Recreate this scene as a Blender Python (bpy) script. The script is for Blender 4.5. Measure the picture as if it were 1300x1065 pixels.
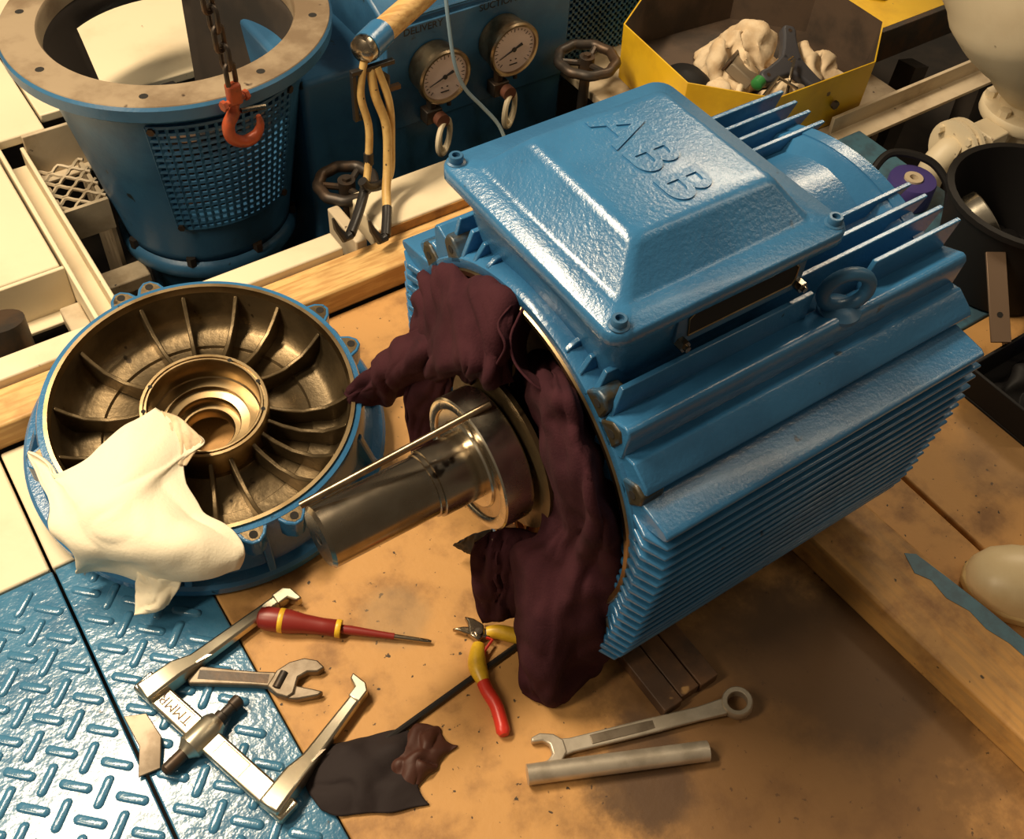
import bpy, math, random
from mathutils import Vector, Matrix, noise, Euler
for o in list(bpy.data.objects): bpy.data.objects.remove(o)
SC = bpy.context.scene
COL = SC.collection
PI = math.pi

# ---------------------------------------------------------------- camera
cam = bpy.data.cameras.new('camera'); CAM = bpy.data.objects.new('camera', cam); COL.objects.link(CAM)
cam.sensor_fit = 'HORIZONTAL'; cam.sensor_width = 36; cam.lens = 1380 / 1300 * 36
cam.shift_y = -45 / 1300; cam.clip_start = .02
right = Vector((.8284304, -.55817786, .0462661)); down = Vector((-.39416275, -.6396989, -.65986441)); fwd = Vector((.39791808, .52841536, -.74995894))
m = Matrix((right, -down, -fwd)).transposed().to_4x4(); m.translation = (-.42395573, -.64053865, 1.29716221)
CAM.matrix_world = m
SC.camera = CAM
# ---------------------------------------------------------------- world, lights, exposure
w = bpy.data.worlds.new('world'); SC.world = w; w.use_nodes = True
w.node_tree.nodes['Background'].inputs[0].default_value = (1, .80, .56, 1)
w.node_tree.nodes['Background'].inputs[1].default_value = .10
def area(name, loc, aim, sx, sy, power, col):
    l = bpy.data.lights.new(name, 'AREA'); l.shape = 'RECTANGLE'; l.size = sx; l.size_y = sy; l.energy = power; l.color = col
    o = bpy.data.objects.new(name, l); COL.objects.link(o); o.location = loc
    o.rotation_euler = (Vector(aim) - Vector(loc)).to_track_quat('-Z', 'Y').to_euler()
WARM = (1, .81, .56)
area('ceiling_lamp_near', (-.75, 1.15, 2.5), (-.7, 1.0, 0), 1.2, .25, 80, WARM)
area('ceiling_lamp_far', (2.7, 1.5, 2.6), (1.8, 1.0, 0), 1.2, .3, 30, WARM)
area('ceiling_lamp_right', (2.0, -.95, 2.4), (1.2, -.3, 0), .08, 2.0, 7.5, WARM)
area('fill_light_left', (-2.2, .2, 2.5), (-.6, .6, 0), .25, 1.2, 34, WARM)  # added fill, not a known fixture: brightens the pump front and left-facing surfaces
SC.view_settings.view_transform = 'Standard'; SC.view_settings.look = 'None'
SC.view_settings.gamma = 1; SC.view_settings.exposure = .35; SC.view_settings.use_curve_mapping = False

# ---------------------------------------------------------------- helpers
def thing(name, label, cat, loc=(0, 0, 0), rot=(0, 0, 0), group=None, world=False):
    o = bpy.data.objects.new(name, None); COL.objects.link(o); o.empty_display_size = .02
    o.location = loc; o.rotation_euler = rot; o['label'] = label; o['category'] = cat
    if group: o['group'] = group
    o['_w'] = 1 if world else 0
    return o
def tag(o, label, cat, group=None):
    o['label'] = label; o['category'] = cat
    if group: o['group'] = group
    return o
def struct(o): o['kind'] = 'structure'; return o
def link(name, me, mat, parent):
    o = bpy.data.objects.new(name, me); COL.objects.link(o)
    if mat is not None and not me.materials: me.materials.append(mat)
    if parent is not None:
        o.parent = parent
        if parent.get('_w'): o.matrix_parent_inverse = Matrix.LocRotScale(parent.location, parent.rotation_euler, None).inverted()
    return o
class MB:
    def __init__(s): s.v = []; s.f = []
    def add(s, vs, fs, M=None):
        b = len(s.v)
        s.v += [tuple(M @ Vector(v)) if M else tuple(v) for v in vs]
        s.f += [tuple(b + i for i in f) for f in fs]
        return s
    def box(s, x0, x1, y0, y1, z0, z1, M=None):
        vs = [(x, y, z) for z in (z0, z1) for y in (y0, y1) for x in (x0, x1)]
        return s.add(vs, [(0, 2, 3, 1), (4, 5, 7, 6), (0, 1, 5, 4), (2, 6, 7, 3), (0, 4, 6, 2), (1, 3, 7, 5)], M)
    def prism(s, poly, a, b, axis='z', M=None):
        n = len(poly)
        mk = {'z': lambda p, h: (p[0], p[1], h), 'x': lambda p, h: (h, p[0], p[1]), 'y': lambda p, h: (p[0], h, p[1])}[axis]
        vs = [mk(p, a) for p in poly] + [mk(p, b) for p in poly]
        area2 = sum(poly[i][0] * poly[(i + 1) % n][1] - poly[(i + 1) % n][0] * poly[i][1] for i in range(n))
        fl = (area2 > 0) == (b > a)
        if axis == 'y': fl = not fl
        fs = [tuple(range(n))[::-1], tuple(range(n, 2 * n))] + [(i, (i + 1) % n, n + (i + 1) % n, n + i) for i in range(n)]
        if not fl: fs = [f[::-1] for f in fs]
        return s.add(vs, fs, M)
    def loft(s, rings, cap0=True, cap1=True, closed=True, M=None):
        n = len(rings[0]); vs = [p for r in rings for p in r]; fs = []
        for i in range(len(rings) - 1):
            for j in range(n if closed else n - 1):
                k = (j + 1) % n; fs.append((i * n + j, i * n + k, (i + 1) * n + k, (i + 1) * n + j))
        if cap0: fs.append(tuple(range(n))[::-1])
        if cap1: fs.append(tuple(range((len(rings) - 1) * n, len(rings) * n)))
        return s.add(vs, fs, M)
    def lathe(s, prof, seg=32, M=None, cap0=False, cap1=False):
        return s.loft([[(r * math.cos(2 * PI * j / seg), r * math.sin(2 * PI * j / seg), z) for j in range(seg)] for r, z in prof], cap0, cap1, True, M)
    def cyl(s, p0, p1, r, seg=16, r1=None):
        p0 = Vector(p0); p1 = Vector(p1); L = (p1 - p0).length
        return s.lathe([(r, 0), (r if r1 is None else r1, L)], seg, axis_m(p0, p1), True, True)
    def rev(s, p0, p1, prof, seg=20):        # prof: (distance along axis, radius)
        return s.lathe([(r, d) for d, r in prof], seg, axis_m(p0, p1), True, True)
    def tube(s, pts, r, seg=8, caps=True, closed=False):
        pts = [Vector(p) for p in pts]; n = len(pts); rings = []
        rr = r if isinstance(r, (list, tuple)) else [r] * n
        up = None
        for i in range(n):
            if closed: t = pts[(i + 1) % n] - pts[i - 1]
            else: t = pts[min(i + 1, n - 1)] - pts[max(i - 1, 0)]
            t.normalize()
            if up is None: up = t.orthogonal().normalized()
            up = (up - t * up.dot(t)); up = up.normalized() if up.length > 1e-6 else t.orthogonal().normalized()
            sd = t.cross(up)
            rings.append([tuple(pts[i] + rr[i] * (math.cos(2 * PI * j / seg) * up + math.sin(2 * PI * j / seg) * sd)) for j in range(seg)])
        if closed: rings.append(rings[0])
        return s.loft(rings, caps and not closed, caps and not closed)
    def mesh(s, name, sharp=40):
        me = bpy.data.meshes.new(name); me.from_pydata(s.v, [], s.f); me.validate()
        me.polygons.foreach_set('use_smooth', [True] * len(me.polygons)); me.set_sharp_from_angle(angle=math.radians(sharp)); me.update()
        return me
    def obj(s, name, mat, parent=None, bevel=0, sharp=40, seg=2):
        o = link(name, s.mesh(name, sharp), mat, parent)
        if bevel:
            b = o.modifiers.new('bevel', 'BEVEL'); b.width = bevel; b.segments = seg; b.limit_method = 'ANGLE'; b.angle_limit = math.radians(35)
        return o
def axis_m(p0, p1):
    p0 = Vector(p0); d = Vector(p1) - p0
    M = d.to_track_quat('Z', 'Y').to_matrix().to_4x4(); M.translation = p0; return M
def crom(pts, n):
    pts = [Vector(p) for p in pts]; out = []; k = len(pts)
    for i in range(k - 1):
        a, b, c, d = pts[max(i - 1, 0)], pts[i], pts[i + 1], pts[min(i + 2, k - 1)]
        for j in range(n):
            t = j / n
            out.append(.5 * ((2 * b) + (c - a) * t + (2 * a - 5 * b + 4 * c - d) * t * t + (3 * b - a - 3 * c + d) * t ** 3))
    out.append(pts[-1]); return out
def cloth_mb(G, n=7, amp=.006, freq=14, seed=0, fold=(6, 1.6), edge=.35, zmin=None, fine=.35):
    rows = [crom(r, n) for r in G]
    cols = [crom([r[j] for r in rows], n) for j in range(len(rows[0]))]
    nu, nv = len(cols), len(cols[0]); P = [[cols[i][j] for j in range(nv)] for i in range(nu)]
    mb = MB(); off = Vector((seed * 7.3, seed * 3.1, seed * 5.7)); vs = []
    for i in range(nu):
        for j in range(nv):
            p = P[i][j]
            du = P[min(i + 1, nu - 1)][j] - P[max(i - 1, 0)][j]; dv = P[i][min(j + 1, nv - 1)] - P[i][max(j - 1, 0)]
            nn = du.cross(dv); nn = nn.normalized() if nn.length > 1e-9 else Vector((0, 0, 1))
            u, v = i / (nu - 1), j / (nv - 1)
            w_ = noise.noise(Vector((u * 2, v * 2, seed * 1.7))) * .25
            q = Vector(((u + w_) * fold[0], (v + w_) * fold[1], 0)) + off
            r = abs(noise.noise(q * .9 + off)); r2 = abs(noise.noise(Vector((q.x * 1.9 + q.y, q.y * 1.6 - q.x * .5, 3.3)) + off))
            h = .9 * noise.noise(q) + 1.1 * (.5 - min(1, r * 2.4)) + fine * (.5 - min(1, r2 * 2.6))
            e = min(i, nu - 1 - i, j, nv - 1 - j) / 4; k = edge + (1 - edge) * min(1, e)
            s_ = p * freq * 2 + off
            p = p + nn * h * amp * k + Vector((noise.noise(s_), noise.noise(s_ + off), 0)) * amp * .5
            if zmin is not None: p.z = max(p.z, zmin)
            vs.append(p)
    return mb.add(vs, [(i * nv + j, (i + 1) * nv + j, (i + 1) * nv + j + 1, i * nv + j + 1) for i in range(nu - 1) for j in range(nv - 1)])
def cloth(name, G, mat, parent=None, thick=.0025, **k):
    o = cloth_mb(G, **k).obj(name, mat, parent, sharp=75)
    s = o.modifiers.new('solid', 'SOLIDIFY'); s.thickness = thick; s.offset = 0
    return o
def crumple(name, c, sx, sy, h, mat, seed, parent=None, rotz=0):
    n = 5; rnd = random.Random(seed); G = []
    R = Matrix.Rotation(rotz, 3, 'Z')
    for i in range(n):
        row = []
        for j in range(n):
            u, v = i / (n - 1) - .5, j / (n - 1) - .5
            d = max(abs(u), abs(v)) * 2
            p = R @ Vector((u * sx * (1 + rnd.uniform(-.25, .25)), v * sy * (1 + rnd.uniform(-.25, .25)), 0))
            row.append((c[0] + p.x, c[1] + p.y, c[2] + .003 + h * (1 - d ** 2) * rnd.uniform(.5, 1.1)))
        G.append(row)
    return cloth(name, G, mat, parent, amp=h * .25, freq=22, seed=seed, n=8, fold=(2.5, 2.5), fine=.1, zmin=c[2] + .002)
def text(name, s, size, depth, M, mat, parent, bold=0):
    c = bpy.data.curves.new(name, 'FONT'); c.body = s; c.size = size; c.extrude = depth; c.offset = bold; c.align_x = 'CENTER'; c.align_y = 'CENTER'
    t = bpy.data.objects.new(name + '_tmp', c); COL.objects.link(t)
    me = bpy.data.meshes.new_from_object(t.evaluated_get(bpy.context.evaluated_depsgraph_get()))
    bpy.data.objects.remove(t); me.transform(M); me.materials.clear()
    return link(name, me, mat, parent)
def frame_m(o, x, y):       # matrix from origin, local x and y axes
    x = Vector(x).normalized(); z = x.cross(Vector(y)).normalized(); y = z.cross(x)
    M = Matrix((x, y, z)).transposed().to_4x4(); M.translation = o; return M
def dup(o, parent, M=None):
    c = o.copy(); COL.objects.link(c); c.parent = parent
    if M is not None: c.matrix_basis = M
    return c

# ---------------------------------------------------------------- materials
def M_(name, col, rough=.5, metal=0, col2=None, scale=6, lo=.4, hi=.65, col3=None, scale3=40, t3=.68, bump=0, bscale=60, coat=0, rvar=0, stretch=None, wave=None, blobs=(), spec=None):
    m = bpy.data.materials.new(name); m.use_nodes = True; nt = m.node_tree; N = nt.nodes; L = nt.links
    b = N['Principled BSDF']; b.inputs['Roughness'].default_value = rough; b.inputs['Metallic'].default_value = metal
    b.inputs['Coat Weight'].default_value = coat; b.inputs['Coat Roughness'].default_value = .12
    tc = N.new('ShaderNodeTexCoord'); vec = tc.outputs['Object']
    if stretch:
        mp = N.new('ShaderNodeMapping'); mp.inputs['Scale'].default_value = stretch; L.new(vec, mp.inputs[0]); vec = mp.outputs[0]
    def nz(sc, det=6, ro=.6):
        n = N.new('ShaderNodeTexNoise'); n.inputs['Scale'].default_value = sc; n.inputs['Detail'].default_value = det; n.inputs['Roughness'].default_value = ro
        L.new(vec, n.inputs['Vector']); return n.outputs['Fac']
    def ramp(f, a, c):
        r = N.new('ShaderNodeMapRange'); r.interpolation_type = 'SMOOTHSTEP'; L.new(f, r.inputs[0]); r.inputs[1].default_value = a; r.inputs[2].default_value = c; return r.outputs[0]
    def mix(f, a, c):
        x = N.new('ShaderNodeMix'); x.data_type = 'RGBA'; L.new(f, x.inputs[0])
        for s, v in ((6, a), (7, c)):
            if isinstance(v, tuple): x.inputs[s].default_value = (*v, 1)
            else: L.new(v, x.inputs[s])
        return x.outputs[2]
    cur = col
    if wave:
        wv = N.new('ShaderNodeTexNoise'); wv.inputs['Scale'].default_value = wave[1]; wv.inputs['Detail'].default_value = 3
        mp = N.new('ShaderNodeMapping'); mp.inputs['Scale'].default_value = wave[2]; L.new(tc.outputs['Object'], mp.inputs[0]); L.new(mp.outputs[0], wv.inputs['Vector'])
        cur = mix(ramp(wv.outputs['Fac'], .4, .62), cur, wave[0])
    if col2: cur = mix(ramp(nz(scale), lo, hi), cur, col2)
    if col3: cur = mix(ramp(nz(scale3, 3, .5), t3, t3 + .05), cur, col3)
    for (bx, by, br, bc, bs) in blobs:
        vm = N.new('ShaderNodeVectorMath'); vm.operation = 'DISTANCE'; L.new(tc.outputs['Object'], vm.inputs[0]); vm.inputs[1].default_value = (bx, by, 0)
        ad = N.new('ShaderNodeMath'); ad.operation = 'MULTIPLY_ADD'; L.new(nz(7, 6, .65), ad.inputs[0]); ad.inputs[1].default_value = br * 1.6; L.new(vm.outputs['Value'], ad.inputs[2])
        r = N.new('ShaderNodeMapRange'); r.interpolation_type = 'SMOOTHSTEP'; L.new(ad.outputs[0], r.inputs[0])
        r.inputs[1].default_value = br * 2.0; r.inputs[2].default_value = br * 1.5; r.inputs[3].default_value = 0; r.inputs[4].default_value = bs
        cur = mix(r.outputs[0], cur, bc)
    if spec is not None: b.inputs['Specular IOR Level'].default_value = spec
    if isinstance(cur, tuple): b.inputs['Base Color'].default_value = (*cur, 1)
    else: L.new(cur, b.inputs['Base Color'])
    if rvar:
        r = N.new('ShaderNodeMapRange'); L.new(nz(scale * 2), r.inputs[0]); r.inputs[1].default_value = .3; r.inputs[2].default_value = .7
        r.inputs[3].default_value = max(.03, rough - rvar); r.inputs[4].default_value = min(1, rough + rvar); L.new(r.outputs[0], b.inputs['Roughness'])
    if bump:
        bp = N.new('ShaderNodeBump'); bp.inputs['Strength'].default_value = bump; bp.inputs['Distance'].default_value = .002
        L.new(nz(bscale, 3), bp.inputs['Height']); L.new(bp.outputs[0], b.inputs['Normal'])
    return m
BLUE = M_('blue_paint', (.038, .165, .345), .22, col2=(.028, .125, .27), scale=5, col3=(.018, .05, .09), scale3=32, t3=.71, bump=.28, bscale=190, coat=.15)
BLUE_D = M_('blue_paint_dull', (.036, .135, .265), .38, col2=(.024, .09, .185), scale=6, col3=(.02, .03, .035), scale3=30, t3=.69, bump=.3, bscale=70)
BLUE_P = M_('blue_plate_paint', (.055, .19, .33), .2, col2=(.035, .14, .26), scale=9, col3=(.10, .10, .09), scale3=35, t3=.70, bump=.7, bscale=55, coat=.3)
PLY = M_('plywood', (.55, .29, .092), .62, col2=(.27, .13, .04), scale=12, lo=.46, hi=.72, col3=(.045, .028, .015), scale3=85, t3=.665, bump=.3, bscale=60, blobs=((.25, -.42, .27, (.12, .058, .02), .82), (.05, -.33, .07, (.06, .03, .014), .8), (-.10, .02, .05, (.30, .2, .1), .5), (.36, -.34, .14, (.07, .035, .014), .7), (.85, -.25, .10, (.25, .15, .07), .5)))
PLY_D = M_('plywood_oily', (.40, .225, .088), .6, col2=(.15, .08, .032), scale=5, lo=.38, hi=.66, col3=(.03, .018, .01), scale3=60, t3=.68, bump=.25, bscale=60)
CREAM = M_('cream_paint', (.74, .63, .44), .5, col2=(.60, .48, .31), scale=4, lo=.5, hi=.8, col3=(.22, .15, .09), scale3=55, t3=.73, bump=.12, bscale=50)
CREAM_D = M_('cream_paint_dirty', (.55, .45, .31), .55, col2=(.30, .22, .13), scale=8, lo=.45, hi=.75, col3=(.08, .05, .03), scale3=40, t3=.70, bump=.2)
WOOD = M_('pine_wood', (.66, .42, .16), .55, col2=(.42, .22, .07), scale=7, lo=.5, hi=.72, col3=(.10, .055, .02), scale3=30, t3=.73, bump=.2, bscale=90, wave=((.50, .28, .095), 14, (1, 9, 9)))
WOOD_Y = M_('batten_wood', (.52, .27, .075), .6, col2=(.20, .09, .03), scale=11, lo=.46, hi=.72, col3=(.05, .03, .012), scale3=45, t3=.70, bump=.35, bscale=70, wave=((.42, .23, .075), 14, (7, .8, 7)))
WOOD_D = M_('dark_wood', (.16, .075, .03), .6, col2=(.06, .03, .015), scale=10, col3=(.42, .24, .09), scale3=22, t3=.70, bump=.3)
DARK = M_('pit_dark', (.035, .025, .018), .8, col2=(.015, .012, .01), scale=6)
STEEL = M_('machined_steel', (.40, .34, .26), .24, 1, col2=(.26, .21, .15), scale=10, rvar=.08, col3=(.07, .05, .035), scale3=24, t3=.645)
STEEL_B = M_('bright_steel', (.62, .57, .47), .25, 1, col2=(.5, .44, .34), scale=12, rvar=.08)
BRASSY = M_('oily_cast_iron', (.19, .135, .07), .38, .75, col2=(.10, .072, .038), scale=9, col3=(.05, .035, .02), scale3=30, t3=.66, bump=.25, bscale=90)
RIMM = M_('machined_rim', (.38, .28, .155), .33, 1, col2=(.26, .18, .09), scale=14)
IRON = M_('dark_iron', (.05, .042, .036), .45, .6, col2=(.10, .06, .035), scale=16, bump=.2)
GREASE = M_('greasy_casting', (.045, .036, .02), .38, .1, col2=(.03, .085, .15), scale=22, lo=.5, hi=.7, bump=.5, bscale=60)
ORANGE = M_('orange_hook_paint', (.42, .075, .025), .42, .1, col2=(.20, .05, .025), scale=40, bump=.25)
PURPLE = M_('purple_cotton', (.050, .0145, .020), .92, col2=(.034, .0095, .014), scale=12, col3=(.35, .26, .2), scale3=75, t3=.775, bump=.35, bscale=350, spec=.15)
WHITE = M_('white_cotton', (.86, .77, .58), .9, col2=(.74, .63, .44), scale=9, lo=.55, hi=.8, col3=(.30, .2, .12), scale3=24, t3=.74, bump=.25, bscale=250)
GLOVE = M_('pale_glove', (.78, .62, .42), .9, col2=(.62, .45, .27), scale=20, bump=.3, bscale=250)
BLACK = M_('black_rubber', (.009, .008, .008), .6, bump=.15, spec=.25)
SATIN = M_('satin_tool_steel', (.60, .53, .43), .40, .65, col2=(.42, .36, .28), scale=18)
DULL = M_('dull_tool_steel', (.24, .195, .145), .45, .75, col2=(.15, .115, .08), scale=22)
BLACKP = M_('black_plastic', (.02, .018, .017), .35)
YELLOW = M_('yellow_paint', (.74, .46, .015), .42, col2=(.60, .35, .012), scale=8, col3=(.16, .09, .03), scale3=40, t3=.73, bump=.1)
RUSTY = M_('tray_inside', (.085, .055, .036), .7, col2=(.04, .028, .02), scale=8, bump=.2)
TAPE = M_('yellow_sleeve', (.66, .44, .16), .5, col2=(.52, .32, .10), scale=30, col3=(.03, .02, .015), scale3=90, t3=.69)
REDP = M_('red_handle', (.22, .018, .013), .4, col2=(.22, .018, .012), scale=30)
REDB = M_('bright_red_grip', (.62, .035, .02), .35)
YELP = M_('yellow_grip', (.80, .50, .03), .38, col2=(.62, .36, .02), scale=40)
COPPER = M_('copper_winding', (.62, .25, .06), .38, .5, col2=(.3, .11, .03), scale=40)
DIAL = M_('gauge_dial', (.60, .47, .43), .4)
GAUGE = M_('gauge_case', (.44, .34, .22), .3, 1, col2=(.26, .18, .11), scale=25)
GREY = M_('grey_plastic', (.05, .05, .06), .45)
PURP2 = M_('violet_plastic', (.06, .045, .20), .4)
BLUC = M_('blue_cloth', (.02, .04, .28), .8, bump=.3)
GREEN = M_('green_plastic', (.03, .22, .05), .45)
INK = M_('black_ink', (.015, .013, .012), .6)
TEALP = M_('old_blue_paint', (.06, .15, .21), .45, col2=(.05, .10, .14), scale=30)
RIMF = M_('pump_rim_face', (.34, .26, .17), .5, .2, col2=(.20, .14, .085), scale=9, col3=(.05, .03, .02), scale3=22, t3=.66, bump=.2)
HOLE = M_('hole_dark', (.012, .010, .008), .9)
BOOT = M_('cream_boot_rubber', (.76, .62, .38), .4, col2=(.66, .5, .27), scale=6)
G_RAG_TOP=[
 [(0.085,0.254,0.287),(0.085,0.223,0.359),(0.085,0.159,0.428),(0.085,0.086,0.471),(0.085,0.032,0.484),(0.090,-0.006,0.474)],
 [(0.060,0.217,0.324),(0.060,0.190,0.390),(0.060,0.119,0.459),(0.060,0.056,0.493),(0.060,0.015,0.500),(0.085,0.017,0.450)],
 [(0.050,0.211,0.299),(0.045,0.156,0.377),(0.040,0.084,0.453),(0.040,0.034,0.483),(0.045,0.008,0.479),(0.085,0.037,0.400)],
 [(0.040,0.195,0.275),(0.025,0.123,0.356),(0.020,0.052,0.436),(0.025,0.013,0.456),(0.035,0.000,0.443),(0.080,0.038,0.362)],
 [(0.040,0.193,0.232),(0.020,0.116,0.317),(0.010,0.039,0.403),(0.015,0.005,0.424),(0.030,-0.003,0.410),(0.075,0.029,0.346)],
 [(0.050,0.204,0.175),(0.050,0.168,0.214),(0.060,0.126,0.258),(0.070,0.087,0.293),(0.080,0.063,0.302),(0.090,0.041,0.312)],]
G_RAG_LEFT=[
 [(0.045,0.167,0.327),(0.040,0.121,0.335),(0.050,0.110,0.305)],
 [(0.040,0.197,0.236),(0.040,0.150,0.249),(0.060,0.135,0.229)],
 [(0.033,0.203,0.170),(0.048,0.181,0.150),(0.063,0.156,0.140)],
 [(0.037,0.203,0.090),(0.048,0.178,0.080),(0.063,0.155,0.080)],
 [(0.033,0.176,0.040),(0.044,0.162,0.030),(0.063,0.150,0.030)],
 [(0.035,0.155,0.006),(0.047,0.144,0.006),(0.069,0.137,0.006)],]
G_RAG_FLAP=[
 [(0.045,0.166,0.345),(0.030,0.126,0.350),(0.035,0.132,0.307),(0.050,0.161,0.233)],
 [(0.030,0.210,0.291),(0.010,0.165,0.305),(0.020,0.186,0.242),(0.050,0.257,0.115)],
 [(0.020,0.255,0.216),(0.005,0.223,0.223),(0.010,0.232,0.180),(0.034,0.264,0.100)],
 [(0.007,0.290,0.150),(0.003,0.275,0.150),(0.002,0.269,0.140),(0.014,0.278,0.100)],
 [(-0.010,0.302,0.115),(-0.014,0.290,0.120),(-0.013,0.287,0.115),(-0.011,0.283,0.110)],]
G_RAG_SIDE=[
 [(0.120,0.077,0.314),(0.110,0.014,0.401),(0.090,-0.043,0.439),(0.085,-0.066,0.445)],
 [(0.090,0.042,0.325),(0.045,-0.072,0.462),(0.050,-0.110,0.479),(0.085,-0.092,0.427)],
 [(0.080,0.017,0.312),(0.040,-0.089,0.433),(0.045,-0.134,0.457),(0.085,-0.125,0.399)],
 [(0.070,-0.020,0.299),(0.035,-0.114,0.404),(0.035,-0.163,0.445),(0.085,-0.156,0.365)],
 [(0.060,-0.062,0.293),(0.030,-0.138,0.381),(0.030,-0.187,0.417),(0.085,-0.178,0.330)],
 [(0.050,-0.092,0.258),(0.040,-0.142,0.311),(0.035,-0.197,0.362),(0.085,-0.196,0.275)],
 [(0.034,-0.099,0.230),(0.038,-0.135,0.250),(0.052,-0.184,0.270),(0.080,-0.212,0.230)],
 [(0.022,-0.071,0.170),(0.021,-0.137,0.200),(0.045,-0.186,0.220),(0.083,-0.212,0.170)],
 [(0.017,-0.092,0.130),(0.011,-0.153,0.160),(0.040,-0.197,0.170),(0.088,-0.210,0.120)],
 [(0.007,-0.117,0.080),(-0.003,-0.168,0.110),(0.039,-0.201,0.110),(0.090,-0.208,0.070)],
 [(-0.017,-0.154,0.040),(-0.014,-0.186,0.060),(0.027,-0.204,0.060),(0.085,-0.198,0.030)],
 [(-0.018,-0.171,0.005),(-0.007,-0.197,0.005),(0.024,-0.211,0.005),(0.070,-0.199,0.005)],]
G_RAG_FRONT=[
 [(-0.016,-0.042,0.180),(0.026,-0.047,0.190),(0.055,-0.088,0.200)],
 [(-0.013,-0.035,0.130),(0.009,-0.062,0.160),(0.043,-0.086,0.150)],
 [(-0.011,-0.038,0.080),(0.006,-0.068,0.110),(0.034,-0.092,0.100)],
 [(-0.012,-0.049,0.040),(0.007,-0.074,0.060),(0.028,-0.097,0.060)],
 [(-0.009,-0.061,0.006),(0.013,-0.072,0.015),(0.040,-0.085,0.020)],]
G_RAG_LOOP=[
 [(0.075,0.008,0.503),(0.085,-0.001,0.481)],
 [(0.055,-0.005,0.497),(0.080,0.004,0.458)],
 [(0.040,-0.016,0.484),(0.070,-0.003,0.439)],
 [(0.035,-0.035,0.468),(0.065,-0.025,0.428)],
 [(0.040,-0.065,0.459),(0.065,-0.060,0.442)],
 [(0.060,-0.083,0.446),(0.080,-0.072,0.429)],]
G_RAG_HEM=[
 [(0.055,0.008,0.506),(0.070,0.019,0.500)],
 [(0.035,0.001,0.497),(0.050,-0.004,0.491)],
 [(0.030,-0.020,0.483),(0.050,-0.009,0.462)],
 [(0.025,-0.012,0.442),(0.045,-0.008,0.437)],
 [(0.030,-0.010,0.411),(0.055,-0.007,0.402)],]
G_RAG_BIT=[
 [(0.017,0.040,0.050),(0.025,0.019,0.090),(0.039,-0.005,0.120)],
 [(0.015,0.051,0.030),(0.024,0.020,0.060),(0.036,-0.016,0.100)],
 [(0.027,0.039,0.020),(0.025,0.009,0.050),(0.033,-0.022,0.080)],]
G_WHITE=[
 [(-0.417,0.401,0.145),(-0.407,0.377,0.145),(-0.398,0.353,0.145),(-0.370,0.347,0.150),(-0.320,0.368,0.150),(-0.249,0.399,0.135)],
 [(-0.420,0.402,0.140),(-0.408,0.362,0.140),(-0.399,0.328,0.150),(-0.366,0.306,0.160),(-0.311,0.316,0.160),(-0.233,0.364,0.132)],
 [(-0.422,0.319,0.135),(-0.413,0.296,0.138),(-0.393,0.277,0.155),(-0.355,0.266,0.165),(-0.300,0.279,0.160),(-0.216,0.315,0.130)],
 [(-0.431,0.297,0.120),(-0.416,0.265,0.128),(-0.388,0.244,0.145),(-0.344,0.233,0.155),(-0.295,0.256,0.150),(-0.257,0.286,0.135)],
 [(-0.420,0.272,0.090),(-0.407,0.239,0.115),(-0.376,0.214,0.135),(-0.335,0.196,0.150),(-0.286,0.208,0.140),(-0.262,0.211,0.130)],
 [(-0.424,0.269,0.055),(-0.398,0.238,0.090),(-0.369,0.203,0.120),(-0.322,0.169,0.140),(-0.270,0.160,0.135),(-0.240,0.161,0.125)],
 [(-0.425,0.273,0.035),(-0.387,0.248,0.055),(-0.359,0.209,0.085),(-0.321,0.161,0.110),(-0.282,0.142,0.115),(-0.241,0.139,0.115)],
 [(-0.378,0.264,0.025),(-0.365,0.221,0.035),(-0.350,0.194,0.055),(-0.324,0.176,0.065),(-0.292,0.150,0.085),(-0.253,0.131,0.095)],]
G_WHITE_CUFF=[
 [(-0.244,0.389,0.135),(-0.228,0.366,0.135),(-0.216,0.315,0.130)],
 [(-0.248,0.350,0.140),(-0.240,0.329,0.140),(-0.234,0.301,0.132)],
 [(-0.261,0.310,0.140),(-0.262,0.288,0.140),(-0.253,0.286,0.133)],]
G_WHITE_TAIL=[
 [(-0.359,0.221,0.060),(-0.343,0.194,0.065),(-0.319,0.171,0.075)],
 [(-0.372,0.205,0.040),(-0.354,0.184,0.050),(-0.328,0.167,0.055)],
 [(-0.387,0.179,0.032),(-0.368,0.171,0.032),(-0.345,0.169,0.032)],]
# ================================================================ SETTING
struct(MB().box(-1.6, 2.8, -1.4, 3.2, -.50, -.45).obj('floor', DARK))
def slab(name, x0, x1, y0, y1, z0, z1, mat, label, cat, bevel=.003, group=None):
    o = MB().box(x0, x1, y0, y1, z0, z1).obj(name, mat, None, bevel); return tag(o, label, cat, group)
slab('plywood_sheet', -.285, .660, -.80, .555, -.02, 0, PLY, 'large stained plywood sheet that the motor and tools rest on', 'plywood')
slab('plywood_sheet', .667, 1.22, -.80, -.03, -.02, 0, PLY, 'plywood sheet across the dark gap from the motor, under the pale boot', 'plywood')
slab('blue_steel_plate', .667, 1.262, -.027, .475, -.02, 0, TEALP, 'flat teal painted steel plate on the floor behind the motor', 'floor plate')
slab('floor_panel', -.80, -.456, .325, .555, -.02, 0, CREAM, 'cream floor panel beside the blue tread plate, left of the seam', 'floor panel')
slab('floor_panel', -.452, -.2855, .325, .555, -.02, 0, CREAM, 'narrow cream floor panel partly under the end shield', 'floor panel')
slab('floor_panel', -1.1, -.245, .905, 1.268, -.02, 0, CREAM, 'cream floor panel bounded by the channel frame', 'floor panel')
slab('floor_panel', -1.3, -.14, 1.30, 2.3, -.02, 0, CREAM, 'cream floor panel beyond the cross channel beside the pump', 'floor panel')
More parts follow.
